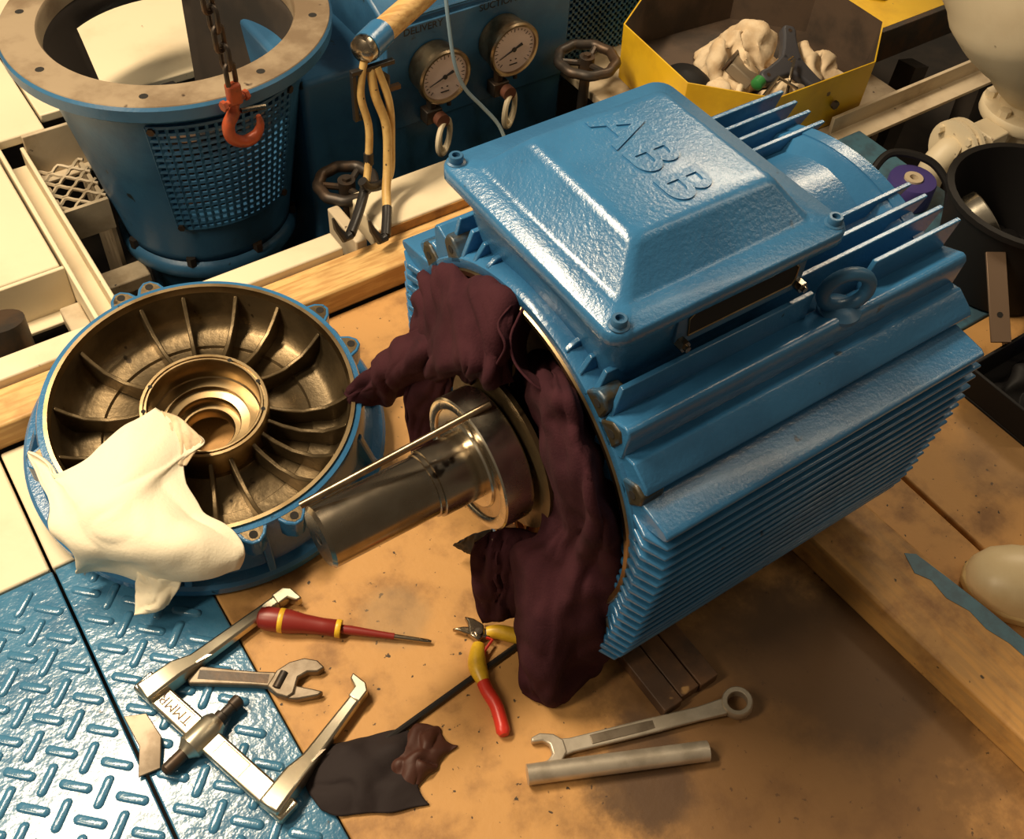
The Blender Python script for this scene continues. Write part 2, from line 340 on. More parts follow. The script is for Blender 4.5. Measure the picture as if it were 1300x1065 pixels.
slab('floor_panel', -.135, .75, 1.345, 2.4, -.02, 0, CREAM, 'cream floor panel behind the pump, seen through its open window', 'floor panel')
slab('floor_panel', .86, 1.44, .50, 1.02, -.02, 0, CREAM_D, 'dirty floor panel under the yellow tray', 'floor panel')
# tread plates, every raised bar its own piece
def treads(x0, x1, y0, y1, label):
    p = tag(MB().box(x0, x1, y0, y1, -.02, -.001).obj('tread_plate', BLUE_P, None, .002), label, 'floor plate')
    for k, (ox, oy, a) in enumerate(((-.527, .168, -PI / 4), (-.502, .193, PI / 4))):
        for i in range(-6, 8):
            for j in range(-12, 6):
                x, y = ox + i * .05, oy + j * .0492
                if x0 + .016 < x < x1 - .016 and y0 + .016 < y < y1 - .016:
                    o = link('tread_bar', TB, BLUE_P, p); o.location = (x, y, -.0015); o.rotation_euler = (0, 0, a)
def ring(rx, ry, z, n=14): return [((rx - ry) * (1 if math.cos(2 * PI * (i + .5) / n) > 0 else -1) + ry * math.cos(2 * PI * (i + .5) / n), ry * math.sin(2 * PI * (i + .5) / n), z) for i in range(n)]
TB = MB().loft([ring(.021, .0066, 0), ring(.0195, .0052, .003), ring(.015, .003, .004)], False, True).mesh('tread_bar', 60)
treads(-.66, -.4545, -.36, .322, 'blue tread plate with raised bars, left of the seam')
treads(-.4505, -.287, -.36, .322, 'blue tread plate with raised bars between the seam and the plywood')

# timber and planks along the far edge of the work area
t = thing('timber_beam', 'long yellow pine beam lying behind the end shield and motor', 'beam', (0, .585, 0), world=True)
MB().box(-.9, .72, .560, .618, 0, .048).obj('beam_body', WOOD, t, .004)
MB().box(-.9, .72, .619, .640, 0, .040).obj('side_strip', WOOD, t, .003)
slab('cream_plank', -.9, .165, .644, .690, -.02, .052, CREAM, 'cream painted plank behind the pine beam, beside the end shield', 'plank')
slab('cream_plank', .232, .905, .642, .752, .004, .062, CREAM, 'wide cream painted plank behind the motor with a bare wood edge', 'plank')
slab('wood_lath', .232, .905, .6405, .6418, .002, .058, WOOD_Y, 'bare brown wooden face along the wide cream plank', 'lath', .0005)
slab('support_joist', -.9, .98, .645, .690, -.45, -.021, DARK, 'dark joist under the cream planks', 'joist')
slab('cream_strip', .190, .212, .646, .752, -.02, .050, CREAM_D, 'short cream strip bridging the gap between the two planks', 'strip')

# cream channel frame around the pit
t = thing('channel_frame', 'cream painted steel channel frame around the pit beside the pump', 'frame', (-.2, 1.0, -.45), world=True)
def channel_y(x0, x1, y0, y1, z0, z1, w=.008):
    return MB().box(x0, x0 + w, y0, y1, z0, z1).box(x0 + w, x1, y0, y1, z0, z0 + w).box(x1 - w, x1, y0, y1, z0 + w, z1 - .03)
channel_y(-.240, -.188, .695, 1.30, -.075, .004).obj('long_channel', CREAM, t, .002)
MB().box(-.188, -.04, 1.285, 1.293, -.10, .004).box(-.188, -.07, 1.262, 1.285, -.10, -.092).obj('cross_channel', CREAM_D, t, .002)
MB().box(-.9, -.241, .890, .898, -.09, .004).box(-.9, -.241, .86, .890, -.09, -.082).obj('cross_channel', CREAM, t, .002)
MB().box(-.275, -.241, .70, .86, -.09, -.05).obj('corner_bracket', CREAM_D, t, .003)
for y in (.70, 1.2): MB().box(-.235, -.20, y, y + .04, -.45, -.075).obj('post', CREAM_D, t)
t = thing('expanded_metal_step', 'cream expanded metal step in the pit beside the pump', 'step', (-.12, 1.17, -.45), world=True)
for k in range(7):
    y = 1.115 + k * .021
    MB().tube([(-.186 + i * .008, y + .009 * math.cos(i * PI / 2.5 + k * PI), -.055) for i in range(12)], .0036, 5).obj('strand', CREAM_D, t)
MB().box(-.187, -.100, 1.098, 1.106, -.12, -.05).obj('edge_bar', CREAM_D, t)
for x in (-.187, -.108): MB().box(x, x + .008, 1.106, 1.259, -.45, -.06).obj('leg', CREAM_D, t)
for k, (y, z) in enumerate(((1.03, -.20), (.95, -.24))):
    slab('pit_bearer', -.188, -.075, y, y + .05, z - .03, z, CREAM_D, ['dirty steel bearer in the pit under the metal step', 'lower dirty steel bearer in the pit beside the pump base'][k], 'bearer')
    MB().box(-.17, -.13, y + .01, y + .04, -.45, z - .03).obj('leg', DARK, COL.objects['pit_bearer' if k == 0 else 'pit_bearer.001'])
tag(MB().rev((-.10, .94, -.45), (-.10, .94, -.25), [(0, .04), (.12, .045), (.16, .05), (.19, .035), (.2, .01)], 12).obj('rusty_elbow', CREAM_D), 'rusty pale pipe stub standing in the pit beside the pump', 'pipe')
t = thing('black_pipe', 'black pipe with peeling cream paint standing in the pit', 'pipe', (-.36, .79, -.45), world=True)
MB().tube([(-.385, .745, -.45), (-.375, .775, -.03), (-.372, .79, .03)], .038, 20).obj('pipe_body', IRON, t)
cloth('paint_flake', [[(-.338, .758, -.06), (-.336, .765, -.03)], [(-.345, .75, -.062), (-.342, .752, -.03)]], CREAM, t, n=4, amp=.001)

# right hand pit: angle bar, struts
t = thing('angle_bar', 'cream painted steel angle bar over the dark pit beside the yellow tray', 'angle bar', (1.3, .46, -.45), world=True)
MB().prism([(.497, .035), (.505, .035), (.505, -.01), (.455, -.01), (.455, -.002), (.497, -.002)], 1.20, 2.1, 'x').obj('angle', CREAM_D, t, .001)
for x in (1.29, 1.9): MB().box(x, x + .02, .46, .48, -.45, -.01).obj('leg', IRON, t)
for k, (a, b) in enumerate((((1.50, .58, -.45), (1.60, .62, -.03)), ((1.72, .50, -.45), (1.82, .58, -.03)))):
    tag(MB().tube([a, b], .035, 4).obj('pit_strut', DARK), ['dark slanted strut under the far yellow shelf', 'dark slanted strut beyond the angle bar'][k], 'strut')
t = thing('yellow_shelf', 'yellow painted steel shelf beyond the octagonal tray', 'shelf', (1.6, .8, -.45), world=True)
MB().box(1.44, 2.2, .63, 1.2, .085, .095).obj('shelf_plate', YELLOW, t, .002)
MB().box(1.44, 2.2, .615, .63, .02, .096).obj('front_rail', IRON, t, .002)
for x, y in ((1.46, .65), (2.1, .65), (1.46, 1.1), (2.1, 1.1)): MB().box(x, x + .03, y, y + .03, -.45, .085).obj('leg', IRON, t)
crumple('grey_rag', (1.62, .78, .095), .2, .18, .05, CREAM_D, 31)
tag(COL.objects['grey_rag'], 'grubby rag bundle on the yellow shelf beyond the tray', 'rag')

# ================================================================ MOTOR
mo = thing('electric_motor', 'large blue finned electric motor with open end stuffed with purple rags', 'motor', (.3, 0, .02), world=True)
AX = .28
XM = Matrix.Translation((0, 0, AX)) @ Matrix.Rotation(PI / 2, 4, 'Y')     # lathe z -> world x
MB().lathe([(.216, .12), (.216, .070), (.222, .066), (.232, .066), (.236, .072), (.236, .10), (.226, .115), (.226, .50), (.238, .515), (.238, .552), (.20, .556), (.08, .575), (.0001, .578)], 96, XM).obj('frame', BLUE, mo)
MB().lathe([(.213, .11), (.213, .0645), (.2185, .0645), (.2205, .068)], 96, XM).obj('spigot_rim', RIMM, mo)
MB().lathe([(.215, .105), (.196, .14), (.196, .40), (.0001, .40)], 64, XM).obj('stator_bore', HOLE, mo)
def along_x(poly, x0, x1, ch0=.0, ch1=.0):
    cz = sum(p[1] for p in poly) / len(poly); cy = sum(p[0] for p in poly) / len(poly)
    return MB().prism(poly, x0, x1, 'x')
for sg in (1, -1):
    # corner ribs
    for poly, a, b in (([(.146, .476), (.174, .486), (.179, .484), (.182, .478), (.178, .440), (.13, .42)], .068, .562),
                       ([(.150, .445), (.189, .4465), (.192, .4475), (.215, .4315), (.219, .424), (.214, .418), (.204, .408), (.15, .38)], .070, .556),
                       ([(.190, .413), (.253, .405), (.259, .401), (.2595, .396), (.256, .391), (.20, .372)], .068, .545)):
        P = [(sg * y, z) for y, z in poly]
        MB().prism(P, a, b, 'x').obj('corner_rib', BLUE, mo, .002)
    # upright fins on top
    for y in (.072, .097, .121, .147):
        segs = [(.068, .572)]
        if sg < 0 and y == .147: segs = [(.068, .338), (.412, .572)]
        for a, b in segs:
            e = .03 if b > .5 else .004; f = .012 if a < .1 else .02
            top = .512; base = AX + math.sqrt(.224 ** 2 - y * y)
            pr = [(a, base), (a, base + .012), (a + f, top), (b, top), (b - e, base)]
            mb = MB(); mb.loft([[(x, sg * y - .0032, z) for x, z in pr], [(x, sg * y + .0032, z) for x, z in pr]])
            mb.obj('fin', BLUE, mo, .0012)
    # level fins on the sides
    for k in range(17):
        z = .380 - k * .0178
        tip = [(.40, .258), (.378, .261), (.33, .262), (.276, .258), (.22, .252), (.167, .247), (.12, .238), (.08, .222), (.05, .2)]
        for i in range(len(tip) - 1):
            if tip[i + 1][0] <= z <= tip[i][0]:
                q = (tip[i][0] - z) / (tip[i][0] - tip[i + 1][0]); ty = tip[i][1] + q * (tip[i + 1][1] - tip[i][1])
        base = .16
        pl = [(.085, base), (.068, .205), (.060, ty - .026), (.071, ty), (.548, ty), (.538, base)]
        mb = MB()
        mb.loft([[(x, sg * y, z - (.0042 if y < ty - .01 else .0022)) for x, y in pl], [(x, sg * y, z + (.0042 if y < ty - .01 else .0022)) for x, y in pl]])
        mb.obj('fin', BLUE, mo, .0019, seg=3)
    # feet
    for x in (.12, .40): MB().box(x, x + .10, sg * .10 - .05, sg * .10 + .05, .02, .12).obj('foot', BLUE_D, mo, .004)
# smooth pad behind the terminal box
MB().prism([(-.064, .45), (-.064, .497), (-.03, .508), (0, .511), (.03, .508), (.064, .497), (.064, .45)], .33, .530, 'x').obj('top_pad', BLUE, mo, .003)
MB().lathe([(.225, .530), (.240, .531), (.241, .548), (.236, .552), (.225, .552)], 96, XM).obj('rear_rim', BLUE, mo)
# ears for the shield bolts
for a in (57, 41, 33, -52, -36, 131, 147, 222, 238, 123):
    d = math.radians(a); c = Vector((.0, math.sin(d) * .238 * -1, AX + math.cos(d) * .238))
    r = Vector((0, -math.sin(d), math.cos(d))); tt = Vector((0, math.cos(d), math.sin(d)))
    mb = MB(); pts = [(-.018, -.014), (.018, -.014), (.012, .014), (0, .022), (-.012, .014)]
    mb.loft([[tuple(c + Vector((x, 0, 0)) + tt * u + r * v) for u, v in pts] for x in (.066, .095)])
    e = mb.obj('ear', GREASE, mo, .003)
    MB().cyl(c + Vector((.0655, 0, 0)) + r * .004, c + Vector((.07, 0, 0)) + r * .004, .005, 12).obj('bolt_hole', HOLE, e)
# windings
MB().lathe([(.205, .096), (.212, .11), (.208, .15), (.180, .155), (.172, .13), (.180, .102), (.205, .096)], 64, XM).obj('winding_ring', COPPER, mo)
CW = MB().tube([(.094, .202, -.012), (.086, .197, 0), (.090, .189, .012), (.104, .182, .022)], .0042, 6).mesh('coil_end')
for k in range(48):
    o = link('coil_end', CW, COPPER, mo); o.matrix_basis = Matrix.Translation((0, 0, AX)) @ Matrix.Rotation(2 * PI * k / 48, 4, 'X')
# lifting eye
ec = Vector((.372, -.163, .510))
le = MB().rev((.372, -.163, .478), (.372, -.163, .50), [(0, .024), (.005, .024), (.009, .017), (.012, .012)], 24).obj('lifting_eye', BLUE_D, mo)
MB().tube([ec + Vector((.024 * math.cos(a), -.010 * math.cos(a), .024 * math.sin(a))) for a in [2 * PI * i / 28 for i in range(28)]], .0078, 12, closed=True).obj('eye_ring', BLUE_D, le)
# terminal box
def rrect(x0, x1, y0, y1, r, z, n=5):
    out = []
    for cx, cy, a0 in ((x1 - r, y1 - r, 0), (x0 + r, y1 - r, 90), (x0 + r, y0 + r, 180), (x1 - r, y0 + r, 270)):
        for i in range(n + 1):
            a = math.radians(a0 + 90 * i / n); out.append((cx + r * math.cos(a), cy + r * math.sin(a), z))
    return out
tb = MB().loft([rrect(.095, .325, -.12, .12, .02, .47), rrect(.078, .340, -.134, .134, .025, .535), rrect(.074, .344, -.138, .138, .025, .578)]).obj('terminal_box', BLUE, mo, 0)
cv = MB().loft([rrect(.057, .358, -.152, .152, .02, .578), rrect(.055, .360, -.154, .154, .021, .581), rrect(.055, .360, -.154, .154, .021, .594), rrect(.0575, .3575, -.1515, .1515, .02, .597),
                rrect(.083, .332, -.126, .126, .012, .5985), rrect(.089, .327, -.121, .121, .012, .602), rrect(.116, .303, -.093, .093, .010, .634), rrect(.122, .298, -.088, .088, .012, .639), rrect(.130, .290, -.080, .080, .012, .640)], True, True).obj('box_cover', BLUE, mo, 0, sharp=50)
for x in (.070, .345):
    for y in (.139, -.139):
        if x > .3 and y > 0: continue
        MB().lathe([(.0105, 0), (.0105, .002), (.0078, .003), (.0078, .0095), (.0070, .0105), (.0044, .0105), (.0044, .006), (.0001, .006)], 20, Matrix.Translation((x, y, .596))).obj('cover_bolt', BLUE_D, cv)
LM = lambda y: frame_m((.212, y, .640), (0, -1, 0), (1, 0, 0))
for ch, y in (('A', .052), ('B', .0), ('B', -.050)):
    o = text('raised_letter', ch, .078, .0016, LM(y), BLUE, cv, .001)
    b = o.modifiers.new('bevel', 'BEVEL'); b.width = .001; b.segments = 2
gp = MB().prism([(.150, .528), (.158, .520), (.315, .520), (.322, .528), (.322, .562), (.314, .570), (.158, .570), (.150, .562)], -.1385, -.132, 'y').obj('gland_plate', BLUE_D, tb, .001)
MB().prism([(.166, .532), (.306, .532), (.310, .538), (.310, .556), (.304, .562), (.170, .562), (.163, .556)], -.1395, -.13, 'y').obj('cable_opening', HOLE, tb, .0)
MB().tube([(x, -.1395, z) for x, z in ((.166, .532), (.306, .532), (.310, .538), (.310, .556), (.304, .562), (.170, .562), (.163, .556))], .0011, 6, closed=True).obj('gasket', RIMM, tb)
for x, z in ((.157, .527), (.316, .529)):
    MB().cyl((x, -.136, z), (x, -.148, z), .0068, 6).cyl((x, -.147, z), (x, -.152, z), .0035, 10).obj('gland_bolt', STEEL, tb)

# rotor with bearing (drawn partly out of the stator)
ro = thing('rotor_shaft', 'steel rotor shaft with a ball bearing sticking out of the motor', 'shaft', (0, 0, AX), world=True)
MB().lathe([(.0001, -.192), (.033, -.192), (.0375, -.188), (.0375, -.058), (.0395, -.057), (.0395, -.052), (.042, -.051), (.042, -.002), (.042, .36), (.0001, .36)], 64, XM).obj('shaft', STEEL, ro)
MB().lathe([(.0075, -.1925), (.005, -.188), (.0001, -.182)], 20, XM).obj('centre_hole', IRON, ro)
br = MB().lathe([(.070, .0015), (.072, 0), (.083, 0), (.085, .002), (.085, .037), (.083, .039), (.07, .039), (.07, .0015)], 80, XM).obj('bearing_outer_ring', STEEL_B, ro)
MB().lathe([(.056, .003), (.070, .003), (.070, .035), (.056, .035), (.056, .003)], 80, XM).obj('bearing_shield', STEEL, ro)
MB().lathe([(.042, 0), (.054, 0), (.056, .002), (.056, .037), (.042, .039)], 80, XM).obj('bearing_inner_ring', STEEL_B, ro)
MB().lathe([(.042, .046), (.104, .046), (.104, .052), (.06, .058), (.05, .10)], 64, XM).obj('inner_bearing_cover', BRASSY, ro)
MB().lathe([(.05, .13), (.165, .13), (.19, .15), (.19, .38), (.05, .38)], 64, XM).obj('rotor_core', BRASSY, ro)
tag(MB().cyl((-.197, .026, .316), (.030, .000, .3715), .0042, 10).obj('steel_rod', GAUGE), 'thin steel rod lying along the top of the motor shaft', 'rod')
# ================================================================ RAGS
t = thing('purple_rag', 'dark purple rag bunched in the upper motor mouth with a corner reaching the end shield', 'rag', (.05, .15, .3), world=True)
cloth('rag_bundle', G_RAG_TOP, PURPLE, t, amp=.012, seed=1, n=14, fold=(5, 1.3))
cloth('rag_fall', G_RAG_LEFT, PURPLE, t, amp=.007, seed=2, n=14, fold=(4, 1.5), zmin=.003)
cloth('rag_corner', G_RAG_FLAP, PURPLE, t, amp=.007, seed=3, n=12, fold=(2, 5))
cloth('rag_hem', G_RAG_HEM, PURPLE, t, amp=.002, seed=13, n=9, fold=(2, 3))
t = thing('purple_rag', 'dark purple rag tucked round the motor rim and hanging to the floor', 'rag', (.05, -.17, 0), world=True)
cloth('rag_drape', G_RAG_SIDE, PURPLE, t, amp=.011, seed=4, n=11, fold=(3, 3), zmin=.003)
cloth('rag_fold', G_RAG_FRONT, PURPLE, t, amp=.007, seed=5, n=12, fold=(5, 2), zmin=.003)
cloth('rag_loop', G_RAG_LOOP, PURPLE, t, amp=.002, seed=6, n=9, fold=(2, 3))
tag(cloth('black_rag', G_RAG_BIT, BLACK, None, amp=.004, seed=7, n=9), 'small black oily rag scrap below the bearing', 'rag')

# ================================================================ END SHIELD
ex, ey = -.178, .405
es = thing('end_shield', 'round motor end shield lying open side up with oily ribbed inside', 'end shield', (-.186, .398, .0290), (math.radians(6.5), 0, 0)); es.scale = (.90, .90, .97)
MB().lathe([(.05, 0), (.276, 0), (.282, .006), (.282, .020), (.277, .025), (.262, .026), (.250, .045), (.246, .094), (.243, .100), (.234, .101)], 96).obj('flange_body', BLUE, es)
MB().lathe([(.234, .101), (.2335, .1045), (.2275, .1045), (.2265, .100), (.224, .094)], 96).obj('machined_rim', RIMM, es)
MB().lathe([(.224, .094), (.219, .055), (.206, .034), (.195, .030), (.165, .030), (.162, .026), (.108, .028), (.1, .034), (.098, .05)], 96).obj('inner_dish', BRASSY, es)
MB().lathe([(.099, .04), (.0985, .088), (.097, .090), (.0925, .090), (.0925, .086), (.0895, .086), (.0895, .090), (.087, .090), (.085, .087), (.085, .050), (.083, .048), (.066, .048), (.066, .040), (.052, .038), (.050, .034), (.050, .022), (.041, .022), (.039, .019), (.039, .002)], 80).obj('hub', RIMM, es)
for a in (152.8, 124.3, 92.7, 74.6, 52.5, 33.3, 10.3, -24.6, -38.9, -53.9, -68, -92.1, -110.3, -135, -158, 176):
    d = math.radians(a); M = Matrix.Rotation(d, 4, 'Z')
    pr = [(.095, .028), (.095, .072), (.12, .062), (.15, .056), (.185, .062), (.205, .075), (.2225, .090), (.221, .05), (.205, .03)]
    mb = MB(); mb.loft([[(x, -.0036, z) for x, z in pr], [(x, .0036, z) for x, z in pr]], M=M)
    mb.obj('rib', BRASSY, es, .0015)
for a in (97, 86, 17.4, -2.6, -83.6, -98.2, 176, -165):
    d = math.radians(a); M = Matrix.Rotation(d, 4, 'Z')
    poly = [(.240, -.024), (.256, -.017), (.266, -.006), (.266, .006), (.256, .017), (.240, .024)]
    e = MB().prism(poly, .062, .099, 'z', M).obj('ear', BLUE, es, .002)
    MB().prism([(.241, -.018), (.253, -.013), (.261, -.005), (.261, .005), (.253, .013), (.241, .018)], .099, .0995, 'z', M).obj('worn_face', BRASSY, e)
    MB().lathe([(.0065, .1), (.0062, .1), (.0001, .0995)], 14, M @ Matrix.Translation((.252, 0, 0))).obj('bolt_hole', HOLE, e)
for k in range(14):
    d = math.radians(k * 360 / 14 + 8); M = Matrix.Rotation(d, 4, 'Z')
    pr = [(.243, .024), (.278, .024), (.272, .034), (.25, .088), (.243, .09)]
    mb = MB(); mb.loft([[(x, -.006, z) for x, z in pr], [(x, .006, z) for x, z in pr]], M=M); mb.obj('gusset', BLUE, es, .002)
for a in (-35, 0, 40, 130, 160): 
    d = math.radians(a); MB().lathe([(.0035, .0905), (.003, .0905), (.0001, .090)], 10, Matrix.Translation((.091 * math.cos(d), .091 * math.sin(d), .0))).obj('threaded_hole', HOLE, es)
t = thing('white_rag', 'white cotton rag draped over the end shield', 'rag', (-.33, .27, .1), world=True)
cloth('rag_cloth', G_WHITE, WHITE, t, amp=.007, seed=8, n=12, fold=(2, 2.4), fine=.2)
cloth('rag_cuff', G_WHITE_CUFF, GLOVE, t, amp=.003, seed=10, n=8)
cloth('rag_tail', G_WHITE_TAIL, WHITE, t, amp=.005, seed=9, n=12, fold=(3, 3))

# ================================================================ PUMP
px, py = .09, 1.12
pu = thing('pump', 'blue pump with round open motor stool, mesh guard and gauge panel', 'pump', (px, py, -.45), world=True)
PM = Matrix.Translation((px, py, 0))
MB().lathe([(.236, .232), (.275, .232), (.284, .240), (.286, .262), (.282, .267)], 96, PM).obj('rim_flange', BLUE_D, pu)
rf = MB().lathe([(.282, .267), (.281, .2685), (.221, .2685), (.218, .264), (.217, .232), (.236, .228)], 96, PM).obj('rim_face', RIMF, pu)
for k in range(8):
    a = 2 * PI * k / 8 + .25; MB().lathe([(.0075, .2688), (.007, .2688), (.0001, .2686)], 12, Matrix.Translation((px + .252 * math.cos(a), py + .252 * math.sin(a), 0))).obj('stud_hole', HOLE, rf)
# tapered wall with a window at the back and one behind the guard
wall = MB(); nt, nz = 72, 16
def rw(z): return .166 + (z + .17) / .40 * .072
vs = []; fs = []
for i in range(nz + 1):
    z = -.17 + .402 * i / nz
    for j in range(nt):
        a = 2 * PI * j / nt; vs.append((px + rw(z) * math.cos(a), py + rw(z) * math.sin(a), z))
for i in range(nz):
    zc = -.17 + .402 * (i + .5) / nz
    for j in range(nt):
        ad = math.degrees(2 * PI * (j + .5) / nt)
        back = 67 < ad < 124 and -.02 < zc < .19
        front = 240 < ad < 299 and -.04 < zc < .17
        if not (back or front): fs.append((i * nt + j, i * nt + (j + 1) % nt, (i + 1) * nt + (j + 1) % nt, (i + 1) * nt + j))
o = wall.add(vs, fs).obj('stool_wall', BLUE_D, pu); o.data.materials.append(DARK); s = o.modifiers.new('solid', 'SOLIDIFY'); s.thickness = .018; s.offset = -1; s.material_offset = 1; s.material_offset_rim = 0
MB().lathe([(.168, -.165), (.174, -.168), (.179, -.175), (.179, -.196), (.174, -.202), (.14, -.205), (.14, -.45)], 72, PM).obj('base_flange', BLUE_D, pu)
for k in range(8):
    a = 2 * PI * k / 8 + .2; MB().cyl((px + .170 * math.cos(a), py + .170 * math.sin(a), -.17), (px + .170 * math.cos(a), py + .170 * math.sin(a), -.150), .010, 6).obj('base_nut', IRON, pu)
MB().lathe([(.0001, -.10), (.075, -.10), (.085, -.08), (.085, .01), (.09, .03), (.09, .06), (.06, .065), (.03, .07), (.03, .09), (.0001, .09)], 40, PM).obj('coupling', IRON, pu)
for k in range(6):
    a = 2 * PI * k / 6; MB().box(-.014, .014, .07, .098, .03, .075, PM @ Matrix.Rotation(a, 4, 'Z')).obj('coupling_claw', BLACK, pu, .003)
MB().lathe([(.0001, -.15), (.15, -.15), (.155, -.165)], 40, PM).obj('inner_floor', IRON, pu)
# perforated guard
g = MB(); a0, a1, z0, z1 = 236, 303, -.058, .198
def gp_(a, z, k=.006): r = rw(z) + k; a = math.radians(a); return Vector((px + r * math.cos(a), py + r * math.sin(a), z))
NB = 17
for i in range(NB + 1):
    a = a0 + (a1 - a0) * i / NB; g.tube([gp_(a, z0 + (z1 - z0) * j / 8) for j in range(9)], .0037, 4)
for j in range(NB + 1):
    z = z0 + (z1 - z0) * j / NB; g.tube([gp_(a0 + (a1 - a0) * i / 14, z) for i in range(15)], .0037, 4)
g.obj('mesh_guard', BLUE_D, pu)
for a, z in ((238, .192), (301, .192), (238, -.052), (301, -.052)):
    p = gp_(a, z, .004); q = gp_(a, z, .014); MB().cyl(p, q, .007, 6).obj('guard_screw', IRON, pu)
# pump body beside the stool and the gauge panel
MB().box(.26, .47, .965, 1.25, -.45, .155).obj('side_casing', BLUE_D, pu, .012, seg=3)
MB().prism([(.952, -.45), (.952, .225), (.970, .245), (1.02, .265), (1.30, .265), (1.30, -.45)], .425, .848, 'x').obj('gauge_panel', BLUE_D, pu, .006)
MB().box(.425, .848, .944, .953, .006, .222).obj('panel_plate', BLUE_D, pu, .002)
MB().tube([(.43, .952, .236), (.845, .952, .236)], .004, 6).obj('panel_bead', BLUE_D, pu)
MB().prism([(.99, -.45), (.99, .24), (1.3, .24), (1.3, -.45)], .85, 1.06, 'x').obj('end_casing', DARK, pu)
g = MB()
for i in range(15): g.box(.853 + i * .0145, .8592 + i * .0145, .976, .984, -.04, .25)
for j in range(20): g.box(.852, 1.063, .976, .984, -.04 + j * .0150, -.0338 + j * .0150)
g.obj('side_mesh_guard', BLUE_D, pu)
def gauge(x, z, nx):
    gz = MB().lathe([(.047, 0), (.052, .002), (.053, .040), (.057, .042), (.057, .052), (.0535, .055), (.049, .054), (.048, .048)], 48, frame_m((x, .944, z), (1, 0, 0), (0, 0, 1))).obj('pressure_gauge', GAUGE, pu)
    MB().lathe([(.0495, .0485), (.0001, .0485)], 48, frame_m((x, .944, z), (1, 0, 0), (0, 0, 1))).obj('dial', DIAL, gz)
    Y = .944 - .0492
    n = MB()
    for k in range(25):
        a = math.radians(225 - k * 270 / 24); r0 = .037 if k % 4 == 0 else .040
        c, s_ = math.cos(a), math.sin(a); n.tube([(x + r0 * c, Y, z + r0 * s_), (x + .044 * c, Y, z + .044 * s_)], .0006, 4)
    n.obj('scale_marks', INK, gz)
    a = math.radians(nx); MB().tube([(x - .036 * math.cos(a), Y - .001, z - .036 * math.sin(a)), (x, Y - .001, z), (x + .02 * math.cos(a), Y - .001, z + .02 * math.sin(a))], [.0008, .0014, .0032], 5).cyl((x, Y, z), (x, Y - .003, z), .0045, 12).obj('needle', INK, gz)
    MB().tube([(x - .008, Y, z - .022), (x - .005, Y, z - .022)], .0012, 4).tube([(x + .004, Y, z - .022), (x + .007, Y, z - .022)], .0012, 4).tube([(x - .009, Y, z - .032), (x + .009, Y, z - .032)], .0012, 4).obj('dial_print', INK, gz)
    MB().cyl((x - .01, .93, z - .05), (x - .01, .93, z - .085), .011, 6).box(x - .028, x + .008, .916, .944, z - .115, z - .085).obj('valve_block', IRON, gz, .002)
    MB().cyl((x + .0, .918, z - .105), (x + .0, .900, z - .105), .015, 16).obj('valve_knob', M_('rust_knob', (.16, .06, .035), .55), gz)
    MB().tube([(x + .03, .93, z - .045), (x + .028, .925, z - .09)], .0045, 8).obj('drain_tube', IRON, gz)
    for k in range(2):
        r = .031 - .002 * k; MB().tube([(x + .004 + k * .008 + r * math.cos(a) * .75, .905 + k * .01 + r * .5 * math.cos(a), z - .148 + r * 1.15 * math.sin(a)) for a in [2 * PI * i / 24 for i in range(24)]], .0056, 8, closed=True).obj('coiled_tube', CREAM, gz)
gauge(.522, .128, 20); gauge(.680, .138, 22)
for s_, x, z in (('DELIVERY', .505, .210), ('SUCTION', .672, .214)):
    text('panel_lettering', s_, .020, .0003, frame_m((x, .9436, z), (1, 0, 0), (0, 0, 1)), INK, pu)

# ---------------------------------------------------------------- valves with handwheels
def handwheel(c, R, label, stem, n=3):
    v = thing('handwheel_valve', label, 'valve', (c[0], c[1], -.45), world=True)
    C = Vector(c)
    MB().tube([C + Vector((R * math.cos(a) * (1 + .03 * math.cos(9 * a)), R * math.sin(a) * (1 + .03 * math.cos(9 * a)), 0)) for a in [2 * PI * i / 54 for i in range(54)]], .0105, 10, closed=True).obj('wheel_rim', IRON, v)
    for k in range(n):
        a = 2 * PI * k / n + .6; MB().tube([C + Vector((.008 * math.cos(a), .008 * math.sin(a), -.008)), C + Vector((R * math.cos(a), R * math.sin(a), 0))], .0065, 8).obj('spoke', IRON, v)
    MB().cyl(C + Vector((0, 0, -.02)), C + Vector((0, 0, .008)), .016, 16).cyl(C + Vector((0, 0, .008)), C + Vector((0, 0, .014)), .008, 6).obj('wheel_hub', IRON, v)
    MB().cyl((c[0], c[1], stem), C, .011, 12).obj('stem', IRON, v)
    MB().rev((c[0], c[1], -.45), (c[0], c[1], stem), [(0, .05), (.05, .05), (.08, .03), (stem + .43, .026), (stem + .45, .016)], 16).obj('valve_body', IRON, v)
handwheel((.250, .790, .055), .050, 'black handwheel valve beneath the hanging yellow cable leads', -.08)
handwheel((.838, .860, .085), .058, 'black handwheel valve between the gauge panel and yellow tray', -.06)

